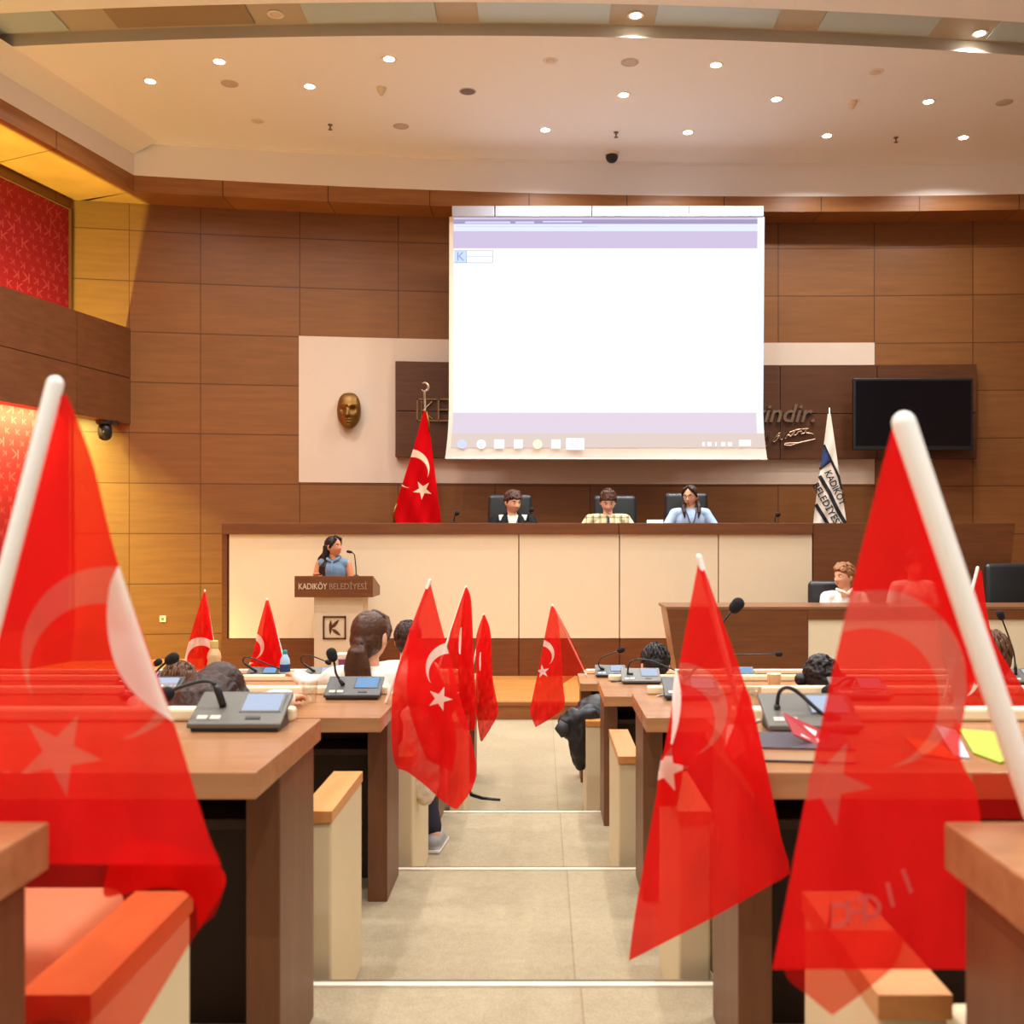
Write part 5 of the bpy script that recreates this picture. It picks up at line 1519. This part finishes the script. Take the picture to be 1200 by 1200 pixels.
    b.ball(u(0, .005, .17), Vector((.142, .105, .16)) * s, 20, 12, RX(-la).to_3x3())
    b.ball(u(0, 0, .31), Vector((.162 * trunk, .113, .148)) * s, 20, 12, RX(-la).to_3x3())
    b.cap(u(-.125 * trunk, 0, .397), u(.125 * trunk, 0, .397), .062 * s)
    b.tube([u(0, -.004, .38), u(0, -.002, .452)], [.085 * s, .060 * s], 14)
    for side, sh, el, wr in arm:
        if sleeve >= .2: b.cap(sh, sh.lerp(el, min(1, sleeve * 2)), .058 * s, .050 * s)
        if sleeve > .5:
            e2 = el.lerp(wr, (sleeve - .5) * 2 * .95); b.cap(el, e2, .050 * s, .037 * s)
    b.build('shirt', shirt, t, remesh=.009, smooth_it=2, disp=(.008, .06))
    if legs:
        b = MB()
        b.ball(u(0, 0, .0), Vector((.165, .12, .11)) * s, 20, 12, RX(-la).to_3x3())
        for side, hj, kn, an in leg:
            b.cap(hj, kn, .086 * s, .064 * s); b.cap(kn, kn.lerp(an, .93), .062 * s, .048 * s)
        b.build('trousers', trousers, t, remesh=.012, smooth_it=2)
        for side, hj, kn, an in leg:
            b = MB()
            b.cap(an + Vector((0, -.03, -.04)), an + Vector((0, .13 * s, -.05)), .044, .036); b.box((an.x - .045, an.y - .075, an.z - .084), (an.x + .045, an.y + .13 * s + .04, an.z - .06))
            sh_ = b.build('shoe', 'shoeg' if foot else 'black', t, remesh=.008, smooth_it=2)
            if foot:
                MB().box((an.x - .047, an.y - .078, an.z - .085), (an.x + .047, an.y + .13 * s + .045, an.z - .062)).build('sole', 'shoew', sh_, bevel=.01, seg=3)
    if extra: extra(t, u, h, s)
    return t

def lanyard(t, u, h, s):
    MB().tube([u(-.055, -.01, .455), u(-.055, .085, .42), u(-.03, .128, .33), u(0, .132, .24)], .005 * s, 6).build('lanyard', 'lany', t, smooth=True)
    MB().tube([u(.055, -.01, .455), u(.055, .085, .42), u(.03, .128, .33), u(0, .132, .24)], .005 * s, 6).build('lanyard', 'lany', t, smooth=True)
def open_jacket(t, u, h, s):
    lanyard(t, u, h, s)
    for sd in (-1, 1):
        b = MB()
        b.tube([u(sd * .07, -.03, .455), u(sd * .085, .07, .425), u(sd * .095, .105, .33), u(sd * .10, .115, .18), u(sd * .10, .11, .05)], [.022 * s, .032 * s, .05 * s, .06 * s, .06 * s], 10)
        b.cap(u(sd * .175, 0, .39), u(sd * .265, .085, .215), .072 * s, .072 * s); b.cap(u(sd * .265, .085, .215), u(sd * .22, .18, .17), .07 * s, .055 * s)
        b.cap(u(sd * .06, -.06, .40), u(sd * .10, -.06, .1), .08 * s, .09 * s)
        b.build('jacket', 'jacket', t, remesh=.011, smooth_it=2)
def placket(t, u, h, s):
    MB().tube([u(0, .085, .44), u(0, .118, .36), u(0, .125, .22)], [.012 * s, .014 * s, .012 * s], 8).build('dark_tie', 'lany', t, smooth=True)
def glasses(t, u, h, s):
    lanyard(t, u, h, s)
    b = MB()
    for sd in (-1, 1):
        b.tube([h(sd * .031 + .022 * math.cos(q), .094, .003 + .018 * math.sin(q)) for q in [2 * PI * i / 16 for i in range(17)]], .0022 * s, 6)
        b.tube([h(sd * .053, .092, .008), h(sd * .076, .05, .008), h(sd * .08, -.01, .004)], .002 * s, 6)
    b.tube([h(-.009, .096, .006), h(0, .101, .009), h(.009, .096, .006)], .002 * s, 6)
    b.build('glasses', 'black', t, smooth=True)
def bowtie(t, u, h, s):
    b = MB()
    for sd in (-1, 1):
        b.prism([(0, .008), (sd * .05, .03), (sd * .055, 0), (sd * .05, -.03), (0, -.008)], .018, 'y', -.009)
    b.ball((0, 0, 0), .013, 10, 8)
    c = u(0, .105, .43)
    b.xf(Matrix.Translation(c) @ Matrix.Scale(s, 4)); b.build('bow_tie', 'bow', t, bevel=.003)
    b = MB()
    for sd in (-1, 1):
        b.cap(u(sd * .02, .092, .45), u(sd * .07, .02, .475), .014 * s, .012 * s)
    b.build('collar', 'collar', t, smooth=True)
def collar(t, u, h, s):
    b = MB()
    for sd in (-1, 1):
        b.tube([u(sd * .012, .088, .415), u(sd * .055, .07, .45), u(sd * .075, .0, .475), u(sd * .04, -.06, .48)], [.008 * s, .018 * s, .016 * s, .014 * s], 8)
    b.build('collar', 'denim', t, smooth=True)
    MB().tube([u(0, .116, .40), u(0, .122, .3), u(0, .118, .18)], .006 * s, 6).build('button_band', 'denim', t, smooth=True)
def headphones(t, u, h, s):
    b = MB(); b.tube([h(.092 * math.cos(q), -.01, .01 + .118 * math.sin(q)) for q in [PI * i / 16 for i in range(17)]], .007 * s, 8); b.build('headphone_band', 'black', t, smooth=True)
    for sd in (-1, 1):
        MB().cap(h(sd * .086, -.008, .012), h(sd * .100, -.008, .012), .034 * s).build('headphone_cup', 'black', t, smooth=True)

# --- behind the raised counter
person('boy in open dark jacket over pale shirt, looking aside at the raised counter', (601, 589), 12.55, 180, 1.16, PLAT, 6, 10, 32, 0, 'light', 'mid', 'short', 'teew', 1.0, [((-.26, .10, .21), (-.18, .24, .17)), ((.26, .10, .21), (.18, .24, .17))], extra=open_jacket, ank=.32, trunk=1.1)
person('boy in yellow plaid shirt with bowed head at the raised counter', (712.5, 588), 12.45, 180, 1.16, PLAT, 12, 24, 0, 0, 'pale', 'mid', 'short', 'plaid', 1.0, [((-.30, .12, .21), (-.20, .26, .16)), ((.30, .12, .21), (.20, .26, .16))], ank=.32, trunk=1.18, extra=placket)
person('girl with glasses and dark pigtails in pale blue sweater at the raised counter', (809, 581.5), 12.5, 180, 1.10, PLAT, 4, 8, -28, 0, 'light', 'dark', 'pigtail', 'bluesw', 1.0, [((-.30, .08, .19), (-.24, .17, .22)), ((.30, .08, .19), (.24, .17, .22))], ank=.32, trunk=1.08, extra=glasses)
# --- at the lectern and the secretary desk
person('girl with long dark hair in sleeveless denim shirt standing at the lectern', (391, 641), 11.5, 180, 1.0, STAGE, 0, -6, 62, 0, 'warm', 'black', 'long', 'denim', 0, [((-.22, .03, .16), (-.19, .16, .22)), ((.21, .04, .16), (.17, .16, .24))], standing=True, extra=collar)
person('boy with fair side-parted hair, white shirt and bow tie at the secretary desk', (989, 676), 11.12, 180, 1.18, STAGE, 2, 0, -62, 0, 'light', 'fair', 'side', 'whiteshirt', .45, None, extra=bowtie)
person('dark-haired person in white shirt beside the boy with the bow tie, behind the nearest flag', (1071, 664), 11.12, 180, 1.16, STAGE, 4, 6, 10, 0, 'warm', 'black', 'short', 'whiteshirt', .45, [((-.24, .05, .17), (-.17, .14, .10)), ((.24, .05, .17), (.17, .14, .10))])
YC = 11.42
office_chair(PX(1071, YC), YC - .27, STAGE, PZ(681, YC), .52, 'black leather chair behind the person in white shirt, left of the empty chair', 'chairs behind the secretary desk', PI, .20)
# --- audience, seen from behind
def wp(px, py, row, Y=None, up=.03):
    top = DESK[row][0] + up
    Yd = (CZ - top) * F / (py - CY) if Y is None else Y
    p = P(px, py, Yd)
    return p
person('dark-haired child in white bent face down over the desk, left of the aisle', (254, 819), 3.52, -8, 1.0, FL[2], 42, 54, -14, 0, 'light', 'dark', 'long', 'whiteshirt', 1.0,
       [(Vector((-1.42, 3.62, 1.17)), Vector((-1.22, 3.86, 1.165))), (Vector((-.98, 3.60, 1.18)), Vector((-.96, 3.86, 1.165)))], trousers='trouser')
person('child with small brown head bowed low, at the left behind a foam microphone', (209, 805), 5.25, 0, .98, FL[3], 40, 30, 0, 0, 'light', 'brown', 'short', 'whiteshirt', 1.0, None)
person('girl with dark brown ponytail and white top, seated at the left aisle seat', (434, 747), 5.05, -6, 1.06, FL[3], 6, 2, -12, 0, 'light', 'mid', 'ponytail', 'whiteshirt', 1.0,
       [(Vector((-1.16, 5.28, .99)), Vector((-1.34, 5.62, 1.01))), (Vector((-.66, 5.22, .98)), Vector((-.78, 5.6, .985)))], trousers='trouser', foot=(1, Vector((-.55, 5.2, FL[3] + .085))))
person('dark-haired child mostly hidden between ponytail and aisle flag', (478, 751), 6.75, 0, 1.0, 0, 12, 6, 0, 0, 'light', 'dark', 'short', 'whiteshirt', 1.0, [((-.2, .16, .23), (-.12, .32, .27)), ((.2, .16, .23), (.12, .32, .27))])
person('child with short black hair facing the stage, right of the aisle', (768, 780), 6.98, 0, 1.12, 0, 38, 24, 0, 0, 'light', 'black', 'short', 'whiteshirt', 1.0, None)
person('child with curly black hair and black headphones, before the secretary desk', (962, 799), 5.05, 0, .98, FL[3], 30, 16, 0, 0, 'light', 'black', 'curly', 'trouser', 1.0, None, extra=headphones)
person('child with brown hair at the right, half behind the broad white pole', (1160, 772), 5.05, 0, 1.06, FL[3], 14, 4, 0, 0, 'light', 'brown', 'short', 'trouser', 1.0, None)
# fixed audience armchairs
def hipz(word):
    for k, (h, s) in HIPS.items():
        if word in k: return max(.22, h - .135 * s)
ROWW = {1: 'second', 2: 'third', 3: 'fourth', 4: 'frontmost'}
WID = {(2, -1): .88, (4, -1): .74, (4, 1): .92, (3, -1): .70}
SZ = {(1, -1): .66, (2, -1): hipz('bent face down'), (3, -1): hipz('ponytail and white'), (4, -1): hipz('mostly hidden'), (4, 1): hipz('short black hair facing')}
for r in range(1, 5):
    for s in (-1, 1):
        w = WID.get((r, s), .66)
        seat(r, s, XE[s][r] + s * (w / 2 + .005), 'cream armchair with wooden arm caps, %s row, %s of the aisle' % (ROWW[r], 'left' if s < 0 else 'right'), w, SZ.get((r, s), .44))
seat(3, -1, PX(209, 5.25), 'cream armchair under the child with the small brown head', .74, hipz('small brown head'))
seat(4, -1, -1.62, 'cream armchair next to the aisle seat in the frontmost row, left of the aisle')
seat(3, 1, PX(962, 5.05), 'cream armchair under the child with curly hair and headphones', .74, hipz('curly black'))
seat(3, 1, PX(1160, 5.05), 'cream armchair under the brown-haired child by the broad white pole', .74, hipz('brown hair at the right'))
print('HIPS', {k[:30]: v for k, v in HIPS.items()})

# --- jacket and fleece hung over seat arms
t = thing('jacket', (.30, 6.6, .637), 'black padded jacket hung over the seat arm by the aisle', 'jacket')
b = MB(); J = lambda px, py, Y=6.45: P(px, py, Y)
b.cap(J(690, 832, 6.62), J(684, 855, 6.5), .085, .10); b.cap(J(698, 830, 6.6), J(702, 860), .09, .10)
b.cap(J(672, 838), J(664, 848), .055, .05); b.cap(J(664, 848), J(667, 858), .06, .052)
b.cap(J(676, 842), J(690, 838), .07, .07)
b.cap(J(681, 852), J(678, 880), .075, .06); b.cap(J(678, 880), J(680, 897), .058, .036)
b.cap(J(690, 850), J(688, 885), .06, .05); b.cap(J(697, 855), J(695, 880), .06, .04)
b.build('jacket_body', 'jacket2', t, world=True, remesh=.012, smooth_it=2, disp=(.035, .06))
b = MB(); b.tube([J(661, 846, 6.40), J(658, 853, 6.40), J(663, 861, 6.40)], [.03, .045, .035], 10); b.build('cuff', 'cuff', t, world=True, smooth=True)
t = thing('fleece', (-.60, 4.75, .82), 'beige fleece hung over the left aisle seat arm behind the flag', 'garment')
b = MB(); Q = lambda px, py, Y=4.62: P(px, py, Y)
b.cap(Q(490, 850), Q(494, 905), .07, .08); b.cap(Q(500, 880), Q(503, 920), .05, .045); b.cap(Q(490, 902), Q(497, 928), .055, .055); b.cap(Q(482, 840), Q(490, 860), .05, .06)
b.build('fleece_body', 'fleece', t, world=True, remesh=.012, smooth_it=2, disp=(.04, .05))
# strap on the aisle floor
def floor_pt(px, py, fl):
    Y = (CZ - fl) * F / (py - CY); p = P(px, py, Y); p.z = fl + .006; return p
t = thing('strap', floor_pt(560, 935, 0), 'black strap lying on the carpet of the aisle', 'strap')
MB().tube([floor_pt(*q, 0) for q in ((549, 927), (553, 933), (565, 936.5), (586, 938.5))], [.012, .014, .013, .010], 8).build('webbing', 'black', t, world=True, smooth=True)
# ================================================================== camera and light
cam = bpy.data.cameras.new('camera'); co = bpy.data.objects.new('camera', cam); COL.objects.link(co)
co.location = (0, 0, CZ); co.rotation_euler = (PI / 2, 0, 0)
cam.sensor_width = 36; cam.lens = 36 * F / 1200
cam.shift_x = -(CX - 600) / 1200; cam.shift_y = (CY - 600) / 1200
cam.clip_start = .05
cam.dof.use_dof = True; cam.dof.focus_distance = 9.0; cam.dof.aperture_fstop = 5.6
SC.camera = co
w = bpy.data.worlds.new('world'); SC.world = w; w.use_nodes = True
w.node_tree.nodes['Background'].inputs[0].default_value = (1, .98, .95, 1)
w.node_tree.nodes['Background'].inputs[1].default_value = .5
SC.view_settings.view_transform = 'Standard'; SC.view_settings.look = 'None'
SC.view_settings.exposure = 0.22; SC.view_settings.gamma = 1.0; SC.view_settings.use_curve_mapping = False
SC.cycles.use_denoising = True
SC.cycles.max_bounces = 8; SC.cycles.transparent_max_bounces = 24
